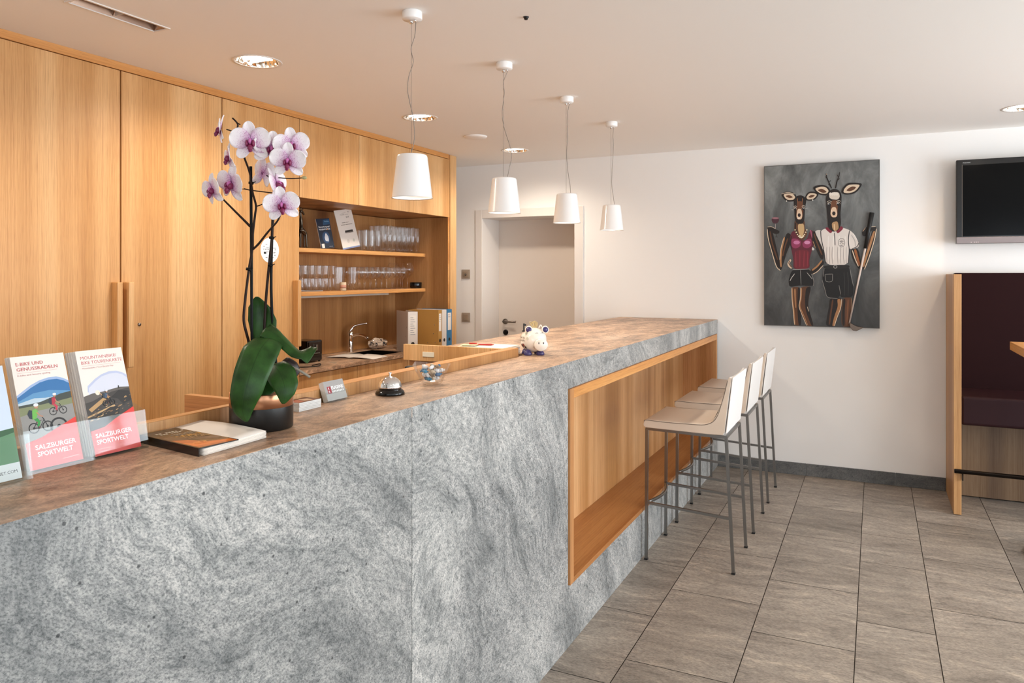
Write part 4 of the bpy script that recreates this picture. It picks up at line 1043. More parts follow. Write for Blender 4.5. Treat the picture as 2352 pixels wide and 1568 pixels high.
for k, (x, a, b, c) in enumerate(((.12,.18,.88,'#e6ddcc'),(.18,.22,.80,'#e6ddcc'),(.27,.34,.94,'#8c8579'),(.32,.34,.90,'#8c8579'),(.385,.30,.92,'#d79a35'),(.43,.36,.88,'#d79a35'),(.49,.36,.94,'#a98454'),(.54,.40,.92,'#a98454'),(.76,.16,.5,'#ffb15c'),(.80,.12,.45,'#ffb15c'))):
    n_ = 9
    for i in range(n_):
        if (i*7+k*3) % 5 == 4: continue
        y0_ = a+(b-a)*i/n_; sh.pg([(x, y0_), (x+.028, y0_+.01), (x+.028, y0_+(b-a)/n_*.75), (x, y0_+(b-a)/n_*.75)], c)
sh.mb.build('cover_print', None, t2)

# cards beside the pot
t = thing('card_stack', (-1.37, 1.545, TOP), 'stack of white cards with a brown picture on top beside the orchid pot', 'cards')
Mc = Matrix.Translation((-1.343, 1.500, TOP+.0004)) @ Matrix.Rotation(R(0.5), 4, 'Z')
for k in range(6):
    mb = MB(); mb.box(-.055, 0, .0, .086, .0038*k, .0038*k+.0034, M=Mc @ Matrix.Translation((.0004*math.sin(k*3), .0006*math.sin(k*5), 0))); mb.build('card_bundle', flat('card_white', '#dfe0dd', .6), t)
sh = Sheet(Mc @ Vector((-.055, 0, .0226)), (1,0,0), (0,1,0), .055, .086)
sh.pg([(.02,.02),(.98,.02),(.98,.98),(.02,.98)], '#5b2a1c'); sh.pg([(.1,.1),(.9,.05),(.8,.35),(.2,.45)], '#a2452f'); sh.pg([(.2,.5),(.7,.45),(.9,.7),(.4,.8)], '#caa88a'); sh.pg([(.1,.8),(.6,.82),(.5,.95)], '#2f1a14')
sh.mb.build('top_picture', None, t)
t = thing('card_holder', (-1.385, 1.683, TOP), 'clear holder with grey business cards on the ledge next to the white card stack', 'card holder')
L2 = R(20); U2 = Vector((-math.sin(L2), 0, math.cos(L2))); N2 = Vector((math.cos(L2), 0, math.sin(L2)))
O = Vector((-1.366, 1.641, TOP+.004)); Rv = Vector((0,.085,0))
mb = MB(); mb.prism([O, O+Rv, O+Rv+U2*.056, O+U2*.056], -N2*.016); mb.build('cards', flat('card_pack', '#e3e0dc', .6), t)
sh = Sheet(O+N2*.0002, (0,1,0), U2, .085, .056)
sh.pg([(0,0),(1,0),(1,1),(0,1)], '#a4a2a0'); sh.pg([(0,0),(1,0),(1,.34),(0,.34)], '#b9b7b5')
sh.pg([(.12,.36),(.30,.36),(.30,.72),(.12,.72)], '#9c2b39'); sh.tx('R', .17, .56, .12, '#ffffff'); sh.tx('R', .17, .40, .12, '#ffffff')
sh.tx('EUGENS', .33, .55, .16, '#ffffff', .60, .02); [sh.pg([(.34+.075*i, .39), (.39+.075*i, .39), (.39+.075*i, .48), (.34+.075*i, .48)], '#eeeeee') for i in range(8)]
sh.mb.build('card_print', None, t)
O2 = O + N2*.0035 - Vector((0,.003,0)); R2 = Vector((0,.091,0)); mb = MB()
mb.prism([O2, O2+R2, O2+R2+U2*.024, O2+U2*.024], N2*.0015)
for y in (0, .0895): 
    p = O2+Vector((0,y,0)); mb.prism([p, p-N2*.022, p-N2*.022+U2*.040, p+U2*.024], (0,.0015,0))
b_o = O2 - N2*.022; mb.prism([b_o, b_o+R2, b_o+R2+U2*.05, b_o+U2*.05], -N2*.0015); mb.box(O2.x-.05, O2.x+.006, O2.y, O2.y+.091, TOP+.0003, TOP+.0025)
mb.build('stand', M['acrylic'], t)

# service bell
t = thing('service_bell', (-1.300, 1.842, TOP), 'chrome dome service bell with a black foot on the stone ledge', 'bell')
mb = MB(); mb.lathe([(0,.0005),(.0425,.0005),(.044,.004),(.041,.010),(.034,.017),(.024,.020),(0,.020)], 40, (-1.300,1.842,TOP)); mb.build('base', M['black'], t)
mb = MB(); pr = [(.0355,.020),(.0358,.024)] + [(.0345*math.cos(R(a)), .024+.030*math.sin(R(a))) for a in range(5, 90, 9)] + [(.004,.054),(0,.054)]
mb.lathe(pr, 40, (-1.300,1.842,TOP)); mb.build('dome', M['chrome'], t)
mb = MB(); mb.lathe([(0,.054),(.0028,.054),(.0028,.060),(.0052,.0615),(.0052,.0645),(.002,.0665),(0,.0665)], 16, (-1.300,1.842,TOP)); mb.build('plunger', M['chrome'], t)

# glass bowl with wrapped sweets
bx, by = -1.296, 2.068
t = thing('glass_bowl', (bx, by, TOP), 'faceted clear glass bowl flaring upward on the stone ledge', 'bowl')
mb = MB(); n = 8
def ringp(r, z, ph=0, wv=0): return [Vector((bx+r*math.cos(2*PI*i/n+ph), by+r*math.sin(2*PI*i/n+ph), TOP+z+(wv if i % 2 else 0))) for i in range(n)]
rs = [ringp(.028,.0008), ringp(.036,.008,.2), ringp(.052,.040,.1), ringp(.064,.072,0,-.007), ringp(.061,.072,0,-.007), ringp(.049,.040,.1), ringp(.033,.011,.2), ringp(.024,.006)]
vs = [p for r_ in rs for p in r_]; fs = [(j*n+i, j*n+(i+1) % n, (j+1)*n+(i+1) % n, (j+1)*n+i) for j in range(len(rs)-1) for i in range(n)] + [list(range(n))[::-1], [(len(rs)-1)*n+i for i in range(n)]]
mb.add(vs, fs, M['bowl_glass']); mb.build('vessel', None, t)
random.seed(5)
cc = ['#e9ecef','#2d7fa8','#e9ecef','#c9b9a2','#2b6f9c','#f0f0f0','#3a8fb5','#8a7a68']
cl = {'#e9ecef':'white','#f0f0f0':'white','#2d7fa8':'blue','#2b6f9c':'blue','#3a8fb5':'blue','#c9b9a2':'beige','#8a7a68':'brown'}
wr = {}
for k in range(30):
    lvl = k // 8 if k < 24 else 3
    rr = [.016, .024, .031, .026][lvl]; a = 2*PI*(k % 8)/8*(1 if k < 24 else 8/6) + lvl*.7
    p = Vector((bx+rr*math.cos(a)*(.8+.3*random.random()), by+rr*math.sin(a)*(.8+.3*random.random()), TOP+.018+.0128*lvl+.003*random.random()))
    c = cc[(k*5+lvl) % 8]
    mb = MB(); mt = flat('wrapper_'+c[1:], c, .3) if c not in wr else wr[c]; wr[c] = mt
    Mx = Matrix.Translation(p) @ Matrix.Rotation(random.random()*PI, 4, 'Z') @ Matrix.Rotation(random.uniform(-.5,.5), 4, 'Y')
    prof = [(0,-.0105),(.0045,-.0100),(.0016,-.0066),(.0052,-.0050),(.0060,0),(.0052,.0050),(.0016,.0066),(.0045,.0100),(0,.0105)]
    mb.lathe(prof, 10, mat=mt, M=Mx @ Matrix.Rotation(PI/2, 4, 'Y'))
    tag(mb.build('wrapped_sweet'), cl[c] + ' wrapped sweet piled in the faceted glass bowl', 'sweet', cl[c] + ' wrapped sweets in the bowl')

# painted pig money box
px_, py_ = -1.366, 3.030
t = thing('piggy_bank', (px_, py_, TOP), 'white painted ceramic pig money box with purple ears on the counter', 'money box', rz=ANG+.12)
cw = NT('glazed_white'); cw.base(lin('#efe6da')); cw.rough(.12); cw.b.inputs['Coat Weight'].default_value = .6; cw = cw.m
pur = flat('glazed_purple', '#3f3768', .2)
mb = MB(); mb.sphere((0,.01,.066), .056, cw, 32, (1.06,1.12,1.0)); mb.build('body', None, t, world=False)
mb = MB(); mb.lathe([(0,.0),(.026,.0),(.029,-.006),(.029,-.022),(.025,-.027),(0,-.028)][::-1], 28, M=Matrix.Translation((.024,-.036,.050)) @ Matrix.Rotation(-PI/2+.1, 4, 'X') @ Matrix.Diagonal((1.05,.95,1,1))); sn = mb.build('snout', cw, t, world=False)
mb = MB()
for a in (.013,.034): mb.sphere((a, -.0655, .057), .003, M['blackm'], 8, (.7,.5,1.5))
mb.build('nostril', None, sn, world=False)
for s_ in (-1, 1):
    cxp = .012 + s_*.036
    mb = MB(); Me = Matrix.Translation((cxp,-.016,.112)) @ Matrix.Rotation(PI/2-.15, 4, 'X') @ Matrix.Rotation(s_*.25, 4, 'Y')
    mb.lathe([(0,-.006),(.012,-.006),(.017,-.001),(.017,.004),(.013,.0065),(0,.0065)], 24, M=Me); e = mb.build('ear', cw, t, world=False)
    mb = MB(); mb.lathe([(0,.0066),(.0128,.0066),(.0120,.0084),(0,.0090)], 24, M=Me, mat=pur); mb.build('inner_ear', None, e, world=False)
for q in ((-.030,-.022),(.026,-.022),(-.030,.040),(.026,.040)):
    mb = MB(); mb.lathe([(0,.0005),(.017,.0005),(.019,.006),(.016,.014),(.010,.024),(0,.026)], 18, (q[0],q[1],0)); mb.build('foot', pur, t, world=False)
mb = MB()
for s_ in (0, 1):
    mb.tube([(.002+s_*.022, -.044, .098), (.008+s_*.022, -.0435, .101), (.013+s_*.022, -.044, .098)], .0009, 5, M['blackm'])
mb.build('eyebrow', None, t, world=False)
mb = MB(); mb.tube(smoothpath([(-.004,-.046,.045),(-.006,-.048,.038),(.000,-.046,.032)], 4), .0009, 5, flat('mouth_paint', '#7a4a36', .4)); mb.build('mouth', None, t, world=False)
mb = MB(); random.seed(3)
for k in range(9):
    a = -.6+1.2*k/8; mb.tube(smoothpath([(.004+.012*a, .0, .118), (.0+.030*a, .004, .138+.006*math.cos(k*2)), (.006+.018*a, .006, .150-.012*abs(a))], 5), .0016, 6, flat('straw', '#cdb27a', .6) if k == 0 else mb.mats[0])
mb.tube(smoothpath([(.022,-.004,.118),(.030,-.004,.132),(.036,-.004,.122)], 4), .0028, 8, cw)
mb.build('straw_tuft', None, t, world=False)
mb = MB(); mb.rbox(-.047,-.041,-.004,.006,.104,.140,.002, M['blackm']); mb.rbox(-.043,-.034,-.003,.004,.128,.137,.002, M['blackm']); mb.rbox(-.052,-.040,-.004,.005,.102,.109,.002, M['blackm']); mb.build('tail', None, t, world=False)
# painted writing on the flank, following the round side
mb = MB(); gl = ink('#2a211d'); gn = ink('#8d917a')
def flank(mbx, body, zc, h, width, a0, mat):
    tmp = MB(); tmp.text(body, (0,0,0), (1,0,0), (0,1,0), h, mat, w=width)
    vs = []
    for v in tmp.v:
        z = zc + v.y; rr = .0566*math.sqrt(max(.02, 1-((z-.066)/.0566)**2))*1.05
        a = a0 + v.x/.056
        vs.append((rr*1.035*math.cos(a)*1.0, .01+rr*1.10*math.sin(a), z))
    mbx.add(vs, tmp.f, mat)
flank(mb, 'tira', .076, .009, .030, PI+.15, gl); flank(mb, 'gmbh', .062, .009, .034, PI+.12, gl)
for (a, z, c, k) in ((PI+.75,.098,gn,.006),(PI+.95,.075,ink('#c9c6b2'),.006),(PI+.55,.045,ink('#8a3a2e'),.007),(PI+.35,.042,ink('#4a2a1c'),.008),(PI+.7,.035,gl,.005)):
    rr = .0568*math.sqrt(max(.02, 1-((z-.066)/.0566)**2))
    pts = []
    for i in range(4):
        b_ = PI/2*i; dz = k*math.sin(b_)*1.3; aa = a + k*math.cos(b_)/.056; r2 = .0568*math.sqrt(max(.02, 1-((z+dz-.066)/.0566)**2))
        pts.append((r2*1.06*1.03*math.cos(aa), .01+r2*1.14*math.sin(aa), z+dz))
    mb.poly(pts, c)
mb.build('painted_motifs', None, t, world=False)

# papers, pen and note on the tray box
t = thing('paper_sheets', (-1.58, 3.0, TOP), 'pile of white paper sheets lying on the bar top beside the pig', 'paper')
for k in range(6):
    a, b, c, d, rz = ((-.125,.120,-.088,.088,.04),(-.120,.120,-.09,.085,-.03),(-.115,.115,-.085,.09,.02))[k % 3]
    mb = MB(); mb.box(a, b, c, d, TOP+.0005+.0058*k, TOP+.0058*(k+1)-.0001, M=Matrix.Translation((-1.575,2.992,0)) @ Matrix.Rotation(rz*.6, 4, 'Z')); mb.build('sheet_bundle', M['paper'], t)
t = thing('red_pen', (-1.60, 2.99, 1.198), 'red ballpoint pen lying on the white papers', 'pen')
mb = MB(); redm = flat('pen_red', '#b5302a', .35); mb.tube([(-1.662,2.972,1.2026),(-1.56,2.995,1.2026)], .0042, 10, redm); mb.tube([(-1.56,2.995,1.2026),(-1.548,2.998,1.2026)], [.0038,.0014], 10, redm); mb.build('barrel', None, t)
mb = MB(); mb.rbox(0,.036,-.0014,.0014,.0035,.0065,.0005, redm, M=Matrix.Translation((-1.662,2.972,1.2026)) @ Matrix.Rotation(.22, 4, 'Z')); mb.build('clip', None, t)
mb = MB(); mb.box(-.03,.045,-.03,.03,0,.0006, M=Matrix.Translation((-1.655,2.945,1.2021)) @ Matrix.Rotation(.2, 4, 'Z')); tag(mb.build('yellow_note', flat('note_yellow', '#ead9a8', .6)), 'small pale yellow note lying on the papers near the red pen', 'note')

# ---------------------------------------------------------------- orchid
orc = thing('potted_orchid', (-1.289, 1.313, TOP), 'white and magenta orchid with dark stems in a black and copper pot', 'orchid', rz=ANG)
k_ = .0010172
def O3(px, py, d=0.0):
    q = k_*(1+d/1.745); return Vector(((px-1176)*q + 575*k_, d, .357-(py-630)*q))
mb = MB(); mb.lathe([(0,.0006),(.069,.0006),(.071,.003),(.0715,.0525),(.0715,.0528)], 48); mb.build('pot_lower', flat('pot_black', '#121110', .35), orc, world=False)
pl = [q for q in bpy.data.objects if q.name.startswith('pot_lower')][0]
mb = MB(); mb.lathe([(.0712,.0528),(.0715,.0530),(.0718,.083),(.0708,.085),(.0685,.085),(.068,.055),(.068,.0528)], 48); mb.build('pot_band', flat('pot_copper', '#c08a68', .28, .9), orc, world=False)['label'] = 'shiny copper upper band'
def bark():
    t = NT('bark_soil'); p = t.pos(); vv = t.nd('ShaderNodeTexVoronoi'); t.lk(p, vv.inputs['Vector']); vv.inputs['Scale'].default_value = 120
    t.base(t.ramp(vv.outputs['Distance'], [(0, lin('#4a3a2c')), (1, lin('#15100c'))])); t.rough(.9); return t.m
mb = MB(); mb.lathe([(0,.0),(0,.072),(.03,.074),(.0675,.068),(.0675,.0)][1:4], 30); mb.build('bark', bark(), orc, world=False)
def leafmat():
    t = NT('orchid_leaf'); uv = t.nd('ShaderNodeUVMap'); sx = t.nd('ShaderNodeSeparateXYZ'); t.lk(uv.outputs[0], sx.inputs[0])
    a = t.math('ABSOLUTE', t.math('SUBTRACT', sx.outputs[0], .5)); p = t.pos()
    c = t.ramp(t.noise(p, 30, 3, .5), [(.3, lin('#19360f')), (.7, lin('#2f5620'))])
    c = t.mix(t.ramp(a, [(.0, .75), (.022, 0)]), c, lin('#16300f')); t.base(c); t.rough(.36)
    t.b.inputs['Specular IOR Level'].default_value = .3
    t.bump(t.noise(t.mapping(uv.outputs[0], sc=(22, .6, 1)), 3, 3, .5), .25, .001); return t.m
M['leaf'] = leafmat()
M['stem'] = flat('orchid_stem', '#26160e', .5, spec=.2); M['stick'] = flat('support_stick', '#0b0b0a', .55, spec=.2)
def leaf(path, widths, sides, fold=.25, name='leaf', mat=None):
    """path: midrib; widths: half widths; sides: unit sideways vectors"""
    n = len(path); P_ = smoothpath(path, 5); m = len(P_); W_ = 9; vs = []; fs = []; uvs = []
    def interp(arr, f):
        i = min(int(f), len(arr)-2); u = f-i
        return arr[i]*(1-u) + arr[i+1]*u
    for j, p in enumerate(P_):
        f = j/(m-1)*(n-1); wv = interp(widths, f); sd = interp([Vector(q) for q in sides], f).normalized()
        tan = (P_[min(j+1, m-1)] - P_[max(j-1, 0)]).normalized(); nr = sd.cross(tan).normalized()
        for i in range(W_):
            u = 2*i/(W_-1)-1
            vs.append(p + sd*wv*u + nr*wv*fold*(abs(u)**1.3)); uvs.append(((u+1)/2, j/(m-1)))
    for j in range(m-1):
        for i in range(W_-1):
            fs.append((j*W_+i, j*W_+i+1, (j+1)*W_+i+1, (j+1)*W_+i))
    mb = MB(); mb.add(vs, fs, mat or M['leaf'], True); o = mb.build(name, None, orc, world=False)
    ul = o.data.uv_layers.new(name='UVMap')
    for lp in o.data.loops: ul.data[lp.index].uv = uvs[lp.vertex_index]
    s_ = o.modifiers.new('th', 'SOLIDIFY'); s_.thickness = .0016; s_.offset = 0
    return o
L_ = lambda *a: [O3(*p) for p in a]
# big drooping leaf towards the viewer
leaf(L_((606,800,.01),(622,775,-.02),(600,800,-.065),(578,850,-.095),(563,905,-.105),(558,945,-.10),(566,968,-.095)), [.012,.030,.040,.040,.036,.022,.003], [(1,.1,.2),(1,.1,-.2),(1,.1,-.25),(1,.05,-.05),(1,.0,.05),(1,0,.1),(1,0,.1)], .22)
# upright leaf
leaf(L_((606,790,.02),(606,765,.03),(604,735,.035),(597,705,.035),(590,681,.03)), [.016,.030,.034,.026,.003], [(1,0,0)]*5, .16)
# leaf arching right and away
leaf(L_((600,790,.0),(606,757,-.015),(636,770,-.02),(664,795,-.03),(690,812,-.035),(710,812,-.03),(727,800,-.02)), [.012,.020,.026,.026,.015,.024,.004], [(0,.9,.3),(.25,.8,.55),(-.25,.6,.75),(-.35,.6,.75),(-.3,.7,.5),(0,.6,.7),(0,.8,.5)], .20)
# lower right leaf over the rim
leaf(L_((606,850,-.01),(622,838,-.04),(640,852,-.065),(652,880,-.085),(655,905,-.09),(651,927,-.088)), [.012,.028,.034,.030,.020,.003], [(1,.3,.3),(1,.1,.5),(1,.1,.3),(1,.1,.1),(1,.1,0),(1,.1,0)], .2)
# small back leaf behind the pot rim
leaf(L_((604,860,.0),(612,870,-.03),(612,895,-.05),(604,912,-.06)), [.010,.024,.022,.003], [(1,.2,0)]*4, .15)
# withered curl and aerial roots
drk = flat('withered_leaf', '#2b1f1d', .5)
leaf(L_((640,838,.0),(655,828,-.03),(672,838,-.035),(679,855,-.03),(675,868,-.03)), [.006,.010,.012,.010,.002], [(0,.6,.8),(0,.5,.8),(.6,.4,.4),(.9,.3,0),(1,.3,0)], .5, 'withered_leaf', drk)
mb = MB(); mb.tube(smoothpath(L_((640,845,-.01),(652,838,-.04),(668,842,-.045),(690,852,-.05),(712,866,-.05)), 5), [.003]*21, 7, flat('aerial_root', '#8c8577', .6)); mb.build('aerial_root', None, orc, world=False)
# sticks and spikes
def tubep(name, pts, r, mat):
    mb = MB(); q = smoothpath(L_(*pts), 5); rr = r if not isinstance(r, tuple) else [r[0]+(r[1]-r[0])*i/(len(q)-1) for i in range(len(q))]
    mb.tube(q, rr, 8, mat); return mb.build(name, None, orc, world=False)
tubep('support_stick', [(581,905,.02),(578.5,760,.015),(577.5,560,.01),(576,382,.005)], .0036, M['stick'])
tubep('support_stick', [(640,900,.045),(624,700,.03),(625,540,.02),(630,470,.015),(634,388,.01)], .0034, M['stick'])
A_ = tubep('flower_spike', [(585,880,.01),(572,790,.005),(567,768,.0),(560,735,-.005),(563,690,.0),(572,618,.005),(580,570,.003),(581,535,.0),(586,493,-.004),(588,472,-.004),(580,440,-.004),(574,398,-.004),(561,360,-.006),(559,336,-.008),(545,304,-.008),(546,285,-.006),(534,271,-.006)], (.0036,.0019), M['stem'])
tubep('flower_spike', [(575,520,.0),(545,490,-.008),(508,453,-.016)], (.0030,.0019), M['stem'])
tubep('flower_spike', [(581,572,.003),(594,560,.0),(616,532,-.003),(637,508,-.006),(645,490,-.006)], (.0030,.0020), M['stem'])
tubep('flower_spike', [(600,880,.03),(606,780,.03),(611,687,.028),(618,609,.022),(624,549,.016),(628,470,.01),(637,436,.006),(636,420,.004)], (.0036,.0024), M['stem'])
for q in ([(560,362,-.006),(546,360,-.012)],[(588,474,-.004),(600,470,-.008),(612,462,-.01)],[(634,412,.006),(620,408,.0),(612,402,-.004)],[(638,440,.006),(652,434,.0)],[(576,437,.0),(560,433,-.01)],[(544,304,-.008),(530,300,-.012),(520,297,-.014)],[(578,437,.004),(610,441,.004),(650,446,.004),(686,452,.002)],[(546,283,-.006),(552,286,-.006)],[(640,408,.006),(670,410,.0),(698,408,-.004)]):
    tubep('side_stalk', q, .0013, M['stem'])
for q in ((571,618,.004),(621,609,.022),(577,420,.004),(634,440,.008),(624,546,.016)):
    mb = MB(); mb.tube([O3(q[0]-5,q[1]-1,q[2]-.004), O3(q[0]+5,q[1]+1,q[2]-.004)], .0035, 8, M['stick']); mb.tube([O3(q[0]+4,q[1],q[2]-.005), O3(q[0]+10,q[1]-3,q[2]-.006)], .0012, 6, M['stick']); mb.build('tie', None, orc, world=False)
def petalmat():
    t = NT('orchid_petal'); uv = t.nd('ShaderNodeUVMap'); sx = t.nd('ShaderNodeSeparateXYZ'); t.lk(uv.outputs[0], sx.inputs[0])
    v = sx.outputs[1]
    base = t.ramp(v, [(0, lin('#c58abf')), (.28, lin('#e0bfd6')), (.58, lin('#f3e8ed')), (1, lin('#f8f1f0'))])
    vo = t.nd('ShaderNodeTexVoronoi'); t.lk(t.mapping(uv.outputs[0], sc=(13, 15, 1)), vo.inputs['Vector']); vo.inputs['Scale'].default_value = 1.0
    th = t.math('MULTIPLY', t.math('SUBTRACT', 1.0, v), .52)
    dots = t.math('LESS_THAN', vo.outputs['Distance'], th)
    edge = t.math('LESS_THAN', v, .86)
    c = t.mix(t.math('MULTIPLY', t.math('MULTIPLY', dots, edge), .75), base, lin('#a8488f'))
    t.base(c); t.rough(.5); t.b.inputs['Subsurface Weight'].default_value = .12; t.b.inputs['Subsurface Radius'].default_value = (.004,.003,.003)
    return t.m
M['petal'] = petalmat(); M['lip'] = flat('orchid_lip', '#7d1f4b', .35); M['lip2'] = flat('orchid_column', '#c46aa8', .4); M['yellow'] = flat('orchid_yellow', '#c9963f', .5)
def petal_geo(ang, ln_, wd, curl, cup, mb, uvs, peak=.5, z0=0):
    """rounded petal: peak tells where along its length it is widest"""
    N1, N2_ = 11, 9; ca, sa = math.cos(ang), math.sin(ang); off = len(mb.v); vs = []; fs = []
    for j in range(N1):
        f = .5-.5*math.cos(PI*(.12+.88*j/(N1-1)))
        g = f/peak*.5 if f < peak else .5+(f-peak)/(1-peak)*.5
        w_ = wd*math.sqrt(max(0, 1-(2*g-1)**2))
        for i in range(N2_):
            u = 2*i/(N2_-1)-1
            x = u*w_; y = .002+f*ln_
            z = curl*f*f*ln_ + cup*(u*u)*w_ + .0008*math.sin(u*6+f*7)*f
            vs.append(Vector((x*ca - y*sa, x*sa + y*ca, z + z0))); uvs.append((u*w_/wd*wd/.022+.5, f))
    for j in range(N1-1):
        for i in range(N2_-1): a = j*N2_+i; fs.append((a, a+1, a+N2_+1, a+N2_))
    mb.add(vs, fs, M['petal'], True)
def flower(px, py, d, r, yaw, pitch, roll=0.0, back=False, seed=0):
    """yaw 0 = facing the room, positive turns to the right; petals in the local xy plane, face along +z"""
    random.seed(seed); k = r*k_
    mb = MB(); uvs = []
    for a, l, w_, cu in ((0, .98, .31, -.12), (2.3, .92, .28, -.14), (-2.3, .92, .28, -.14)):
        petal_geo(a + random.uniform(-.08,.08), l*k, w_*k, cu, .25, mb, uvs, .55, -.001)
    for a in (1.22, -1.22):
        petal_geo(a + random.uniform(-.06,.06), .95*k, .50*k, .12, .06, mb, uvs, .58, .0012)
    o = mb.build('flower', None, orc, world=False)
    ul = o.data.uv_layers.new(name='UVMap')
    for lp in o.data.loops: ul.data[lp.index].uv = uvs[lp.vertex_index]
    s_ = o.modifiers.new('th', 'SOLIDIFY'); s_.thickness = .0007; s_.offset = 0
    F = Vector((math.sin(yaw)*math.cos(pitch), -math.cos(yaw)*math.cos(pitch), math.sin(pitch)))
    up = Vector((0,0,1)); rt = up.cross(F).normalized(); up2 = F.cross(rt)
    Mo = Matrix((rt, up2, F)).transposed().to_4x4() @ Matrix.Rotation(roll, 4, 'Z'); Mo.translation = O3(px, py, d)
    o.matrix_local = Mo
    lb = MB(); q = k
    lb.sphere((0,.05*q,.16*q), .12*q, M['lip2'], 10, (.8,1.3,1.2))
    for s_ in (-1, 1):
        lb.sphere((s_*.15*q,-.05*q,.16*q), .16*q, M['lip'], 10, (.5,1.1,1.1))
    lb.sphere((0,-.07*q,.17*q), .07*q, M['yellow'], 8)
    lb.tube(smoothpath([(0,-.08*q,.10*q),(0,-.20*q,.24*q),(0,-.34*q,.30*q),(0,-.44*q,.26*q)], 4), [.10*q]*4+[.13*q]*4+[.09*q]*4+[.03*q], 8, M['lip'])
    l = lb.build('lip', None, o, world=False)
    return o
flower(507,299,-.015,34,-1.15,.05,0,seed=1)
flower(576,327,-.030,47,.15,-.15,.05,seed=2)
flower(527,363,-.015,34,-1.05,-.1,.1,seed=3)
flower(622,343,-.010,42,.45,-.1,-.1,seed=4)
flower(670,335,-.015,42,.25,-.05,.1,seed=5)
flower(662,371,-.035,42,.05,-.2,-.05,seed=6)
flower(603,398,.015,40,2.5,.1,.25,seed=7)
flower(489,437,-.020,38,-.7,-.15,.1,seed=8)
flower(532,424,-.015,44,-.55,-.15,-.25,seed=9)
flower(648,472,-.035,42,.2,-.2,.15,seed=10)
flower(636,425,.0,42,1.35,.25,.3,seed=11)
mb = MB(); mb.sphere(O3(699,408,-.004), .004, flat('bud', '#a9a070', .5), 10, (1.6,1,1)); mb.build('bud', None, orc, world=False)

# ---------------------------------------------------------------- niche shelves
S1, S2 = 1.6972, 1.4032
# metal giraffe statuette
t = thing('giraffe_statuette', (-3.52, 3.965, S1), 'slender dark metal giraffe statuette at the end of the upper niche shelf', 'statuette')
gm = flat('pewter', '#5d5348', .28, .9); X_ = -3.52
def gp(x, y, z): return (X_+x, 3.955+y, S1+z)
mb = MB()
mb.tube(smoothpath([gp(0,-.018,.118),gp(0,.000,.125),gp(0,.022,.112),gp(0,.036,.098)], 4), [.011]*4+[.017]*4+[.016]*4+[.010], 10)
mb.tube(smoothpath([gp(0,-.006,.125),gp(0,-.002,.165),gp(0,-.008,.215),gp(0,-.012,.248)], 4), [.013]*3+[.010]*5+[.007]*5, 10)
mb.tube(smoothpath([gp(0,-.014,.256),gp(0,.000,.252),gp(0,.016,.240),gp(0,.024,.232)], 4), [.006]*2+[.010]*4+[.008]*4+[.0055]*3, 10)
for y in (-.020, .036):
    for x in (-.010, .010):
        mb.tube(smoothpath([gp(x*.6, y, .110), gp(x, y*1.05, .06), gp(x*1.1, y*1.1, .0005)], 3), [.008]*2+[.0055]*2+[.0045]*3, 8)
for x in (-.007, .007):
    mb.tube([gp(x, -.016, .256), gp(x*1.6, -.020, .281)], [.0022,.003], 6); mb.tube([gp(x*1.3,-.012,.256), gp(x*2.6,-.008,.268)], [.002,.004], 6)
mb.tube([gp(0,.040,.10), gp(0,.048,.07)], [.003,.0015], 6)
mb.build('body', gm, t)
# dark blue leaflet with a thumb sign
def leaning(name, x0, y0, w, h, lean, shift, th, label, draw, back):
    """upright leaning card; shift slides the top edge towards the near side"""
    t = thing(name, (x0, y0+w/2, S1), label, 'leaflet'); U = Vector((-math.sin(lean), 0, math.cos(lean))); N = Vector((math.cos(lean), 0, math.sin(lean)))
    Ru = Matrix.Rotation(shift, 4, N); Ur = Ru @ U; Rr = Ru @ Vector((0,1,0)); O = Vector((x0, y0, S1+.001+max(0, -Rr.z*w)))
    mb = MB(); mb.prism([O, O+Rr*w, O+Rr*w+Ur*h, O+Ur*h], -N*th, M['paper']); mb.build('card', None, t)
    s = Sheet(O+N*.0002, Rr, Ur, w, h); draw(s); s.mb.build('print', None, t)
    mb = MB(); mb.prism([O-N*th, O-N*th+Rr*w, O-N*th+Rr*w-Vector((.05,0,0)), O-N*th-Vector((.05,0,0))], (0,0,.0012)); mb.build('foot', back, t); return t
def d_blue(s):
    s.pg([(0,0),(1,0),(1,1),(0,1)], '#13263c'); s.pg([(.45,.78),(1,.80),(1,.98),(.5,.95)], '#1d4d72'); s.tx('Holiday', .60, .885, .04, '#9cc4de', .34)
    s.tx('Bewertung auf', .10, .70, .05, '#f2f2f2', .82, .02); s.tx('HOLIDAYCHECK', .10, .615, .05, '#f2f2f2', .84, .02); s.ell(.72, .635, .035, '#e08a2c', 10)
    s.ell(.52, .36, .30, '#1a3c60', 20); s.ell(.52, .36, .27, '#214e7a', 20)
    s.pg([(.40,.30),(.44,.24),(.64,.22),(.68,.30),(.68,.39),(.58,.40),(.58,.49),(.50,.50),(.48,.41),(.40,.37)], '#e8eef4')
    s.pg([(.08,.02),(.28,.02),(.28,.16),(.08,.16)], '#e9e2da'); s.tx('check', .62, .04, .025, '#dcdcdc', .28)
leaning('leaflet', -3.475, 4.105, .145, .212, R(9), R(6), .004, 'dark blue leaflet with a white thumb sign on the upper niche shelf', d_blue, M['paper'])
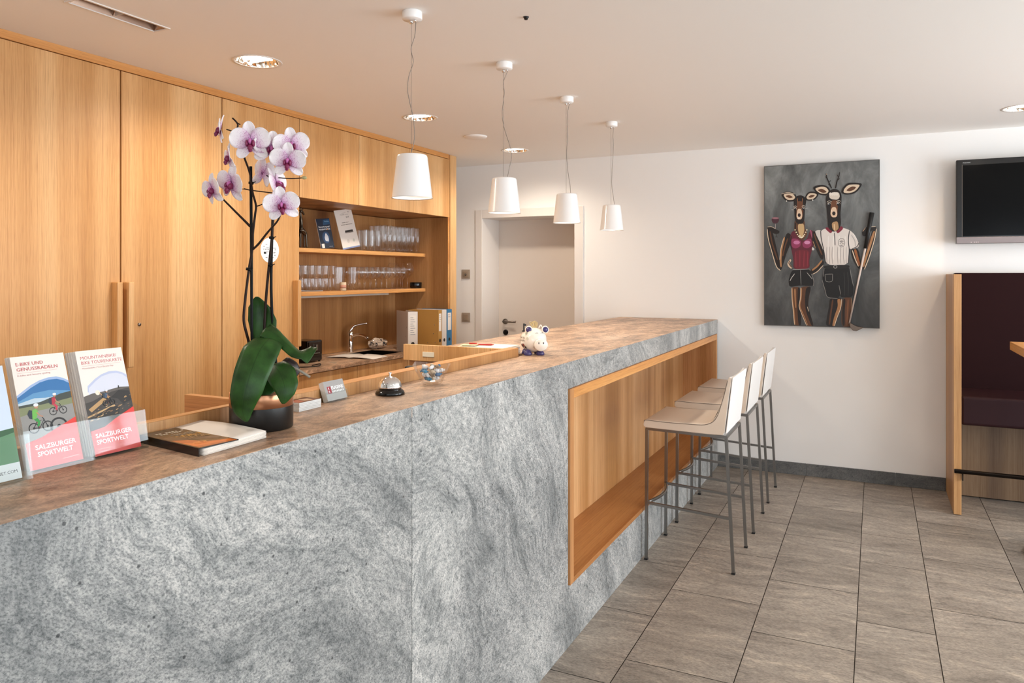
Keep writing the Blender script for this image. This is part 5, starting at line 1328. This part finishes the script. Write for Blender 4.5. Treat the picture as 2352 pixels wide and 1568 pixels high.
def d_white(s):
    s.pg([(0,0),(1,0),(1,1),(0,1)], '#e4ddd6'); s.pg([(0,0),(1,0),(1,.035),(0,.035)], '#7f93bd')
    s.tx('Traveller review', .28, .86, .028, '#6b655f', .48); s.tx('awards', .40, .905, .02, '#8a847c', .22); s.tx('2019', .58, .78, .045, '#5c5650', .18, .01); s.ell(.78, .93, .02, '#2a2a2a', 8)
    [s.pg([(x0, y), (x1, y), (x1, y+.016), (x0, y+.016)], '#8f877e') for x0, x1, y in ((.28,.50,.66),(.53,.63,.66),(.66,.70,.66),(.20,.42,.605),(.45,.86,.605))]
    s.pg([(.34,.41),(.80,.41),(.80,.465),(.34,.465)], '#2b2927'); s.pg([(.34,.395),(.82,.395),(.82,.405),(.34,.405)], '#2b2927'); s.ell(.40, .19, .07, '#cfc8c0', 12); s.ell(.72, .19, .06, '#bfc2b8', 12)
leaning('leaflet', -3.455, 4.318, .205, .288, R(10), R(9), .003, 'tall white printed leaflet leaning next to the glasses on the upper niche shelf', d_white, M['paper'])

def cup(prof_out, th=.0016, floor=.006, n=20):
    """blown glass: skin, thick floor and rounded rim"""
    mb = MB(); mb.lathe([(0, prof_out[0][1])] + prof_out, n)
    mb.f.pop(); mb.m.pop(); mb.sm.pop()
    r, z = prof_out[-1]; mb.lathe([(r-.0011,z),(r,z+.0011),(r+.0009,z),(r,z-.0011)], n, closed=True)
    zf = max(floor, .006); rf = min([q for q in prof_out if q[1] >= zf-.004] or [prof_out[1]], key=lambda q: q[1])[0]
    mb.lathe([(0, zf), (rf*.9, zf+.001)], n)
    if len(mb.f[-1]) == n: mb.f.pop(); mb.m.pop(); mb.sm.pop()
    return mb
def make_glass(name, prof, **k):
    return cup(prof, **k).build(name, M['glass'], None)
flute = [(.026,.0006),(.027,.004),(.012,.010),(.008,.022),(.018,.045),(.026,.075),(.0285,.12),(.0275,.165),(.0255,.208)]
tumbler = [(.028,.0006),(.031,.003),(.033,.05),(.035,.120),(.036,.158)]
small = [(.026,.0006),(.029,.003),(.031,.03),(.034,.088)]
wine = [(.033,.0006),(.033,.002),(.010,.006),(.0035,.014),(.0032,.072),(.010,.082),(.027,.098),(.034,.120),(.034,.140),(.029,.172)]
balloon = [(.037,.0006),(.037,.002),(.010,.006),(.004,.014),(.0036,.085),(.014,.095),(.040,.115),(.052,.145),(.050,.175),(.038,.212)]
def row(name, prof, pts, label, group, floor=.006, n=20):
    first = None; idx = 0
    for (x, y, z) in pts:
        if first is None:
            first = make_glass(name, prof, floor=floor, n=n); o = first; tag(o, label, 'glass', group)
        else: o = dup(first)
        o.location = (x, y, z); o.rotation_euler = (0, 0, .1*idx); idx += 1
row('beer_glass', tumbler, [(-3.47-.078*(j % 2)-.0, 4.59+.078*i+.02*(j % 2), S1) for i in range(3) for j in range(2)], 'plain tall tumbler on the upper niche shelf beside the white leaflet', 'tall tumblers on the upper shelf')
row('flute_glass', flute, [(-3.465-.066*j, 4.835+.0655*i+.012*j, S1) for i in range(8) for j in range(3)], 'tall footed beer glass in the rows at the far end of the upper niche shelf', 'footed glasses on the upper shelf', .03)
row('small_tumbler', small, [(-3.478-.075*j, 3.79+.0715*i, S2+.0895*k) for i in range(7) for j in range(2) for k in range(2)], 'short stacked water tumbler at the near end of the lower niche shelf', 'short tumblers on the lower shelf')
row('tall_tumbler', [(r, z*1.08) for r, z in tumbler], [(-3.50-.078*(k % 2), 4.335+.0775*k, S2) for k in range(3)], 'tall straight tumbler between the short tumblers and the wine glasses', 'straight tumblers on the lower shelf')
row('wine_glass', wine, [(-3.465-.075*j, 4.575+.0725*i+.03*(j % 2), S2) for i in range(8) for j in range(3) if not (i == 7 and j > 0)], 'stemmed wine glass in the rows on the lower niche shelf', 'wine glasses on the lower shelf', .084)
row('balloon_glass', balloon, [(-3.485,5.185,S2),(-3.60,5.15,S2),(-3.605,5.26,S2)], 'large balloon shaped wine glass beside the black bowl', 'balloon glasses on the lower shelf', .097, 28)
t = thing('black_bowl', (-3.478, 5.300, S2), 'low round glossy black bowl at the end of the lower niche shelf', 'bowl')
mb = MB(); mb.lathe([(0,.0005),(.046,.0005),(.0485,.004),(.050,.046),(.048,.050),(.0455,.048),(.044,.008),(0,.006)], 36, (-3.478,5.300,S2)); mb.build('vessel', M['black'], t)
t = thing('candle_jar', (-3.452, 4.33, S2), 'small cream printed jar in front of the tumblers on the lower niche shelf', 'jar')
mb = MB(); mb.lathe([(0,.0005),(.021,.0005),(.0225,.003),(.0225,.058),(.021,.060),(0,.060)], 24, (-3.436,4.292,S2)); mb.build('jar_body', flat('jar_cream', '#d9c3a4', .4), t)
mb = MB(); mb.lathe([(.0227,.018),(.0227,.042)], 24, (-3.436,4.292,S2), smooth=True); mb.build('jar_label', flat('jar_label', '#c9917a', .5), t)
t = thing('napkin_tray', (-3.44, 3.93, S2), 'flat dark tray edge with crumpled cloth before the short tumblers', 'tray')
mb = MB()
for k in range(3): mb.tube(smoothpath([(-3.428,3.80,S2+.013-.003*k),(-3.426,3.88,S2+.009-.0025*k),(-3.425,3.95,S2+.0065-.002*k),(-3.426,4.06,S2+.0065-.002*k)], 4), .0018, 6, [M['blackm'], M['paper'], flat('tray_brown', '#5b3a22', .5)][k])
mb.build('edge', None, t)

# sink worktop things
WT = .9182
t = thing('tap', (-3.655, 4.655, WT), 'chrome single-lever sink tap with raised lever', 'tap')
mb = MB(); mb.lathe([(0,.0005),(.026,.0005),(.026,.006),(.021,.010),(.0195,.11),(.0215,.125),(.022,.150),(.017,.160),(0,.163)], 24, (-3.655,4.655,WT)); mb.build('body', M['chrome'], t)
mb = MB(); mb.tube(smoothpath([(-3.655,4.655,WT+.115),(-3.60,4.662,WT+.135),(-3.54,4.67,WT+.130),(-3.505,4.675,WT+.112)], 5), .0105, 12); mb.build('spout', M['chrome'], t)
mb = MB(); mb.tube(smoothpath([(-3.660,4.655,WT+.155),(-3.650,4.665,WT+.185),(-3.625,4.690,WT+.208),(-3.555,4.735,WT+.222)], 5), [.014]*5+[.010]*5+[.006]*6, 10); mb.build('lever', M['darkmetal'] if False else M['chrome'], t)
t = thing('wrapped_parcel', (-3.62, 4.93, WT), 'crumpled clear-wrapped bundle with dark print behind the sink', 'packet')
random.seed(11)
bm = bmesh.new(); bmesh.ops.create_icosphere(bm, subdivisions=4, radius=1)
from mathutils import noise as mn
for v in bm.verts:
    n_ = mn.noise(v.co*2.3)*.22 + mn.noise(v.co*6.1)*.10
    c = v.co*(1+n_); c = Vector((c.x*.060, c.y*.095, max(-.0395, c.z*.044))); v.co = c + Vector((-3.635, 4.975, WT+.0402))
mb = MB(); mb.bm(bm, M['acrylic'] if False else None, smooth=False)
def pm():
    t = NT('crumpled_wrap'); p = t.pos(); n_ = t.noise(p, 26, 3, .6); t.base(t.ramp(n_, [(.40, lin('#23303e')), (.47, lin('#cbb9a8')), (.62, lin('#e3d3c4'))])); t.rough(.2); return t.m
mb.build('wrap', pm(), t)
t = thing('open_booklet', (-3.36, 4.3, WT), 'open white booklet lying over the front edge of the sink worktop', 'booklet')
mb = MB(); Mb = Matrix.Translation((-3.395, 4.395, WT)) @ Matrix.Rotation(R(8), 4, 'Z'); vs = []; fs = []
for i in range(13):
    for j in range(2):
        x = -.195+.39*i/12; z = .004+.010*abs(math.sin(PI*(i/12)))**.7*(1 if i != 6 else .4); vs.append(Mb @ Vector((x, -.105+.21*j, z)))
for i in range(12): fs.append((2*i, 2*i+2, 2*i+3, 2*i+1))
mb.add(vs, fs, M['paper'], True); o = mb.build('pages', None, t); s_ = o.modifiers.new('th', 'SOLIDIFY'); s_.thickness = .004; s_.offset = -1
t = thing('kitchen_appliance', (-3.53, 4.0, WT), 'small black glossy kitchen appliance with glass front beside the tall cabinets', 'appliance')
mb = MB(); mb.rbox(-3.60,-3.45,3.93,4.085,WT+.008,WT+.150,.008); mb.build('housing', M['black'], t)
mb = MB(); mb.rbox(-3.45,-3.446,3.945,4.07,WT+.045,WT+.14,.002); mb.build('glass_front', flat('smoked_glass', '#2a2624', .08), t)
mb = MB(); mb.rbox(-3.446,-3.436,3.97,4.045,WT+.06,WT+.066,.002); mb.rbox(-3.446,-3.440,3.985,3.99,WT+.07,WT+.13,.001); mb.rbox(-3.446,-3.440,4.01,4.03,WT+.08,WT+.12,.002); mb.build('grip', M['steel'], t)
for q in ((-3.585,3.945),(-3.465,3.945),(-3.585,4.07),(-3.465,4.07)):
    mb = MB(); mb.lathe([(0,.0003),(.008,.0003),(.008,.0085),(0,.0085)], 12, (q[0],q[1],WT)); mb.build('foot', M['blackm'], t)
t = thing('power_cable', (-3.30, 3.83, WT), 'small bent black cable lying on the worktop by the tall cabinets', 'cable')
mb = MB(); mb.tube(smoothpath([(-3.40,3.70,WT+.004),(-3.30,3.76,WT+.004),(-3.24,3.80,WT+.010),(-3.27,3.85,WT+.016),(-3.33,3.84,WT+.004)], 6), .0035, 8, M['blackm']); mb.build('cord', None, t)
# ring binders
def binder(x, y, w, rz, cover, spine, label, lab=True, sheetlines=0):
    """x,y: near front corner of the spine; w: spine width"""
    t = thing('ring_binder', (x, y, WT), label, 'binder', 'ring binders on the worktop', rz)
    H, D = .318, .285
    mb = MB(); mb.box(-D, 0, 0, .003, .0005, H, cover); mb.box(-D, 0, w-.003, w, .0005, H, cover); mb.box(-.003, 0, .003, w-.003, .0005, H, spine); mb.build('cover', None, t, world=False)
    mb = MB(); mb.box(-D+.015, -.02, .004, w-.004, .008, H-.012); mb.build('pages', M['paperside'], t, world=False)
    if lab:
        mb = MB(); mb.box(0, .0008, w*.16, w*.84, .150, .290, M['paper'])
        for k in range(sheetlines): mb.box(.0008, .0011, w*.25, w*(.55+.2*((k*7) % 3)/2), .275-.016*k-.004, .275-.016*k, ink('#8f8f94'))
        mb.build('spine_label', None, t, world=False)
    mb = MB(); mb.lathe([(0,0),(.0135,0),(.0135,.0012),(.010,.0014),(0,.0003)], 20, (0,0,0), M=Matrix.Translation((0, w/2, .075)) @ Matrix.Rotation(PI/2, 4, 'Y')); mb.build('finger_hole', M['blackm'], t, world=False)
    mb = MB()
    for q in ((-.03,.06),(-.035,.20),(-.045,.13),(-.10,.055)): mb.lathe([(0,0),(.004,0),(.003,.0012),(0,.0014)], 8, M=Matrix.Translation((q[0], 0, q[1])) @ Matrix.Rotation(PI/2, 4, 'X'))
    mb.build('rivet', M['nickel'], t, world=False)
    return t
bw = flat('binder_white', '#e2dad2', .35); bg = flat('binder_grey_side', '#cbbcb0', .5); bt = flat('binder_tan', '#b98a45', .6); bb = flat('binder_blue', '#2a78a8', .35)
binder(-3.185, 4.745, .078, R(-38), bg, bw, 'wide white ring binder turned at an angle with ruled spine label, nearest the tap', True, 9)
binder(-3.120, 5.078, .052, 0, bt, bt, 'tan cardboard ring binder showing its broad side', True, 4)
binder(-3.120, 5.135, .068, 0, bw, bw, 'white ring binder between the tan and the blue ones', False)
binder(-3.119, 5.208, .078, 0, bb, bb, 'blue ring binder at the end of the row by the end post', True, 2)

# ---------------------------------------------------------------- light
def area(name, loc, rot, sx, sy, e, c):
    l = bpy.data.lights.new(name, 'AREA'); l.shape = 'RECTANGLE'; l.size = sx; l.size_y = sy; l.energy = e; l.color = c
    o = bpy.data.objects.new(name, l); COL.objects.link(o); o.location = loc; o.rotation_euler = rot; return o
DAY = (.87, .94, 1.0)
for i, (a, b) in enumerate(WR):
    area('daylight_window', (XR+.20, P2(a, b), P2(WZ0, WZ1)), (0, PI/2+R(1), 0), WZ1-WZ0, b-a, KW[i], DAY)
for i, (a, b) in enumerate(WF):
    area('daylight_window', (P2(a, b), YF-.2, P2(WZ0, WZ1)), (PI/2, 0, 0), b-a, WZ1-WZ0, KF[i], DAY)
def spot(name, loc, e, c, ang, blend=.6, r=.03):
    l = bpy.data.lights.new(name, 'SPOT'); l.energy = e; l.color = c; l.spot_size = ang; l.spot_blend = blend; l.shadow_soft_size = r
    o = bpy.data.objects.new(name, l); COL.objects.link(o); o.location = loc; return o
WARM = (1.0, .87, .72)
for y in DLY: spot('downlight_lamp', (DLX, y, CZ-.004), KD, WARM, R(156), .8, .05)
for y in DRY: spot('downlight_lamp', (DRX, y, CZ-.004), KR, (1.0, .70, .44), R(140), .6, .05)
for (x, y) in ((-1.586,2.392),(-1.577,3.160),(-1.566,3.928),(-1.556,4.696)):
    spot('pendant_bulb', (x, y, 1.855), KP, (1.0, .90, .76), R(120), .5, .02)
wd = bpy.data.worlds.new('world'); SC.world = wd; wd.use_nodes = True
wd.node_tree.nodes['Background'].inputs[0].default_value = (.80, .90, 1.0, 1); wd.node_tree.nodes['Background'].inputs[1].default_value = 1.2
SC.view_settings.view_transform = 'Standard'; SC.view_settings.look = 'None'; SC.view_settings.gamma = 1; SC.view_settings.use_curve_mapping = False
SC.view_settings.exposure = EXPO
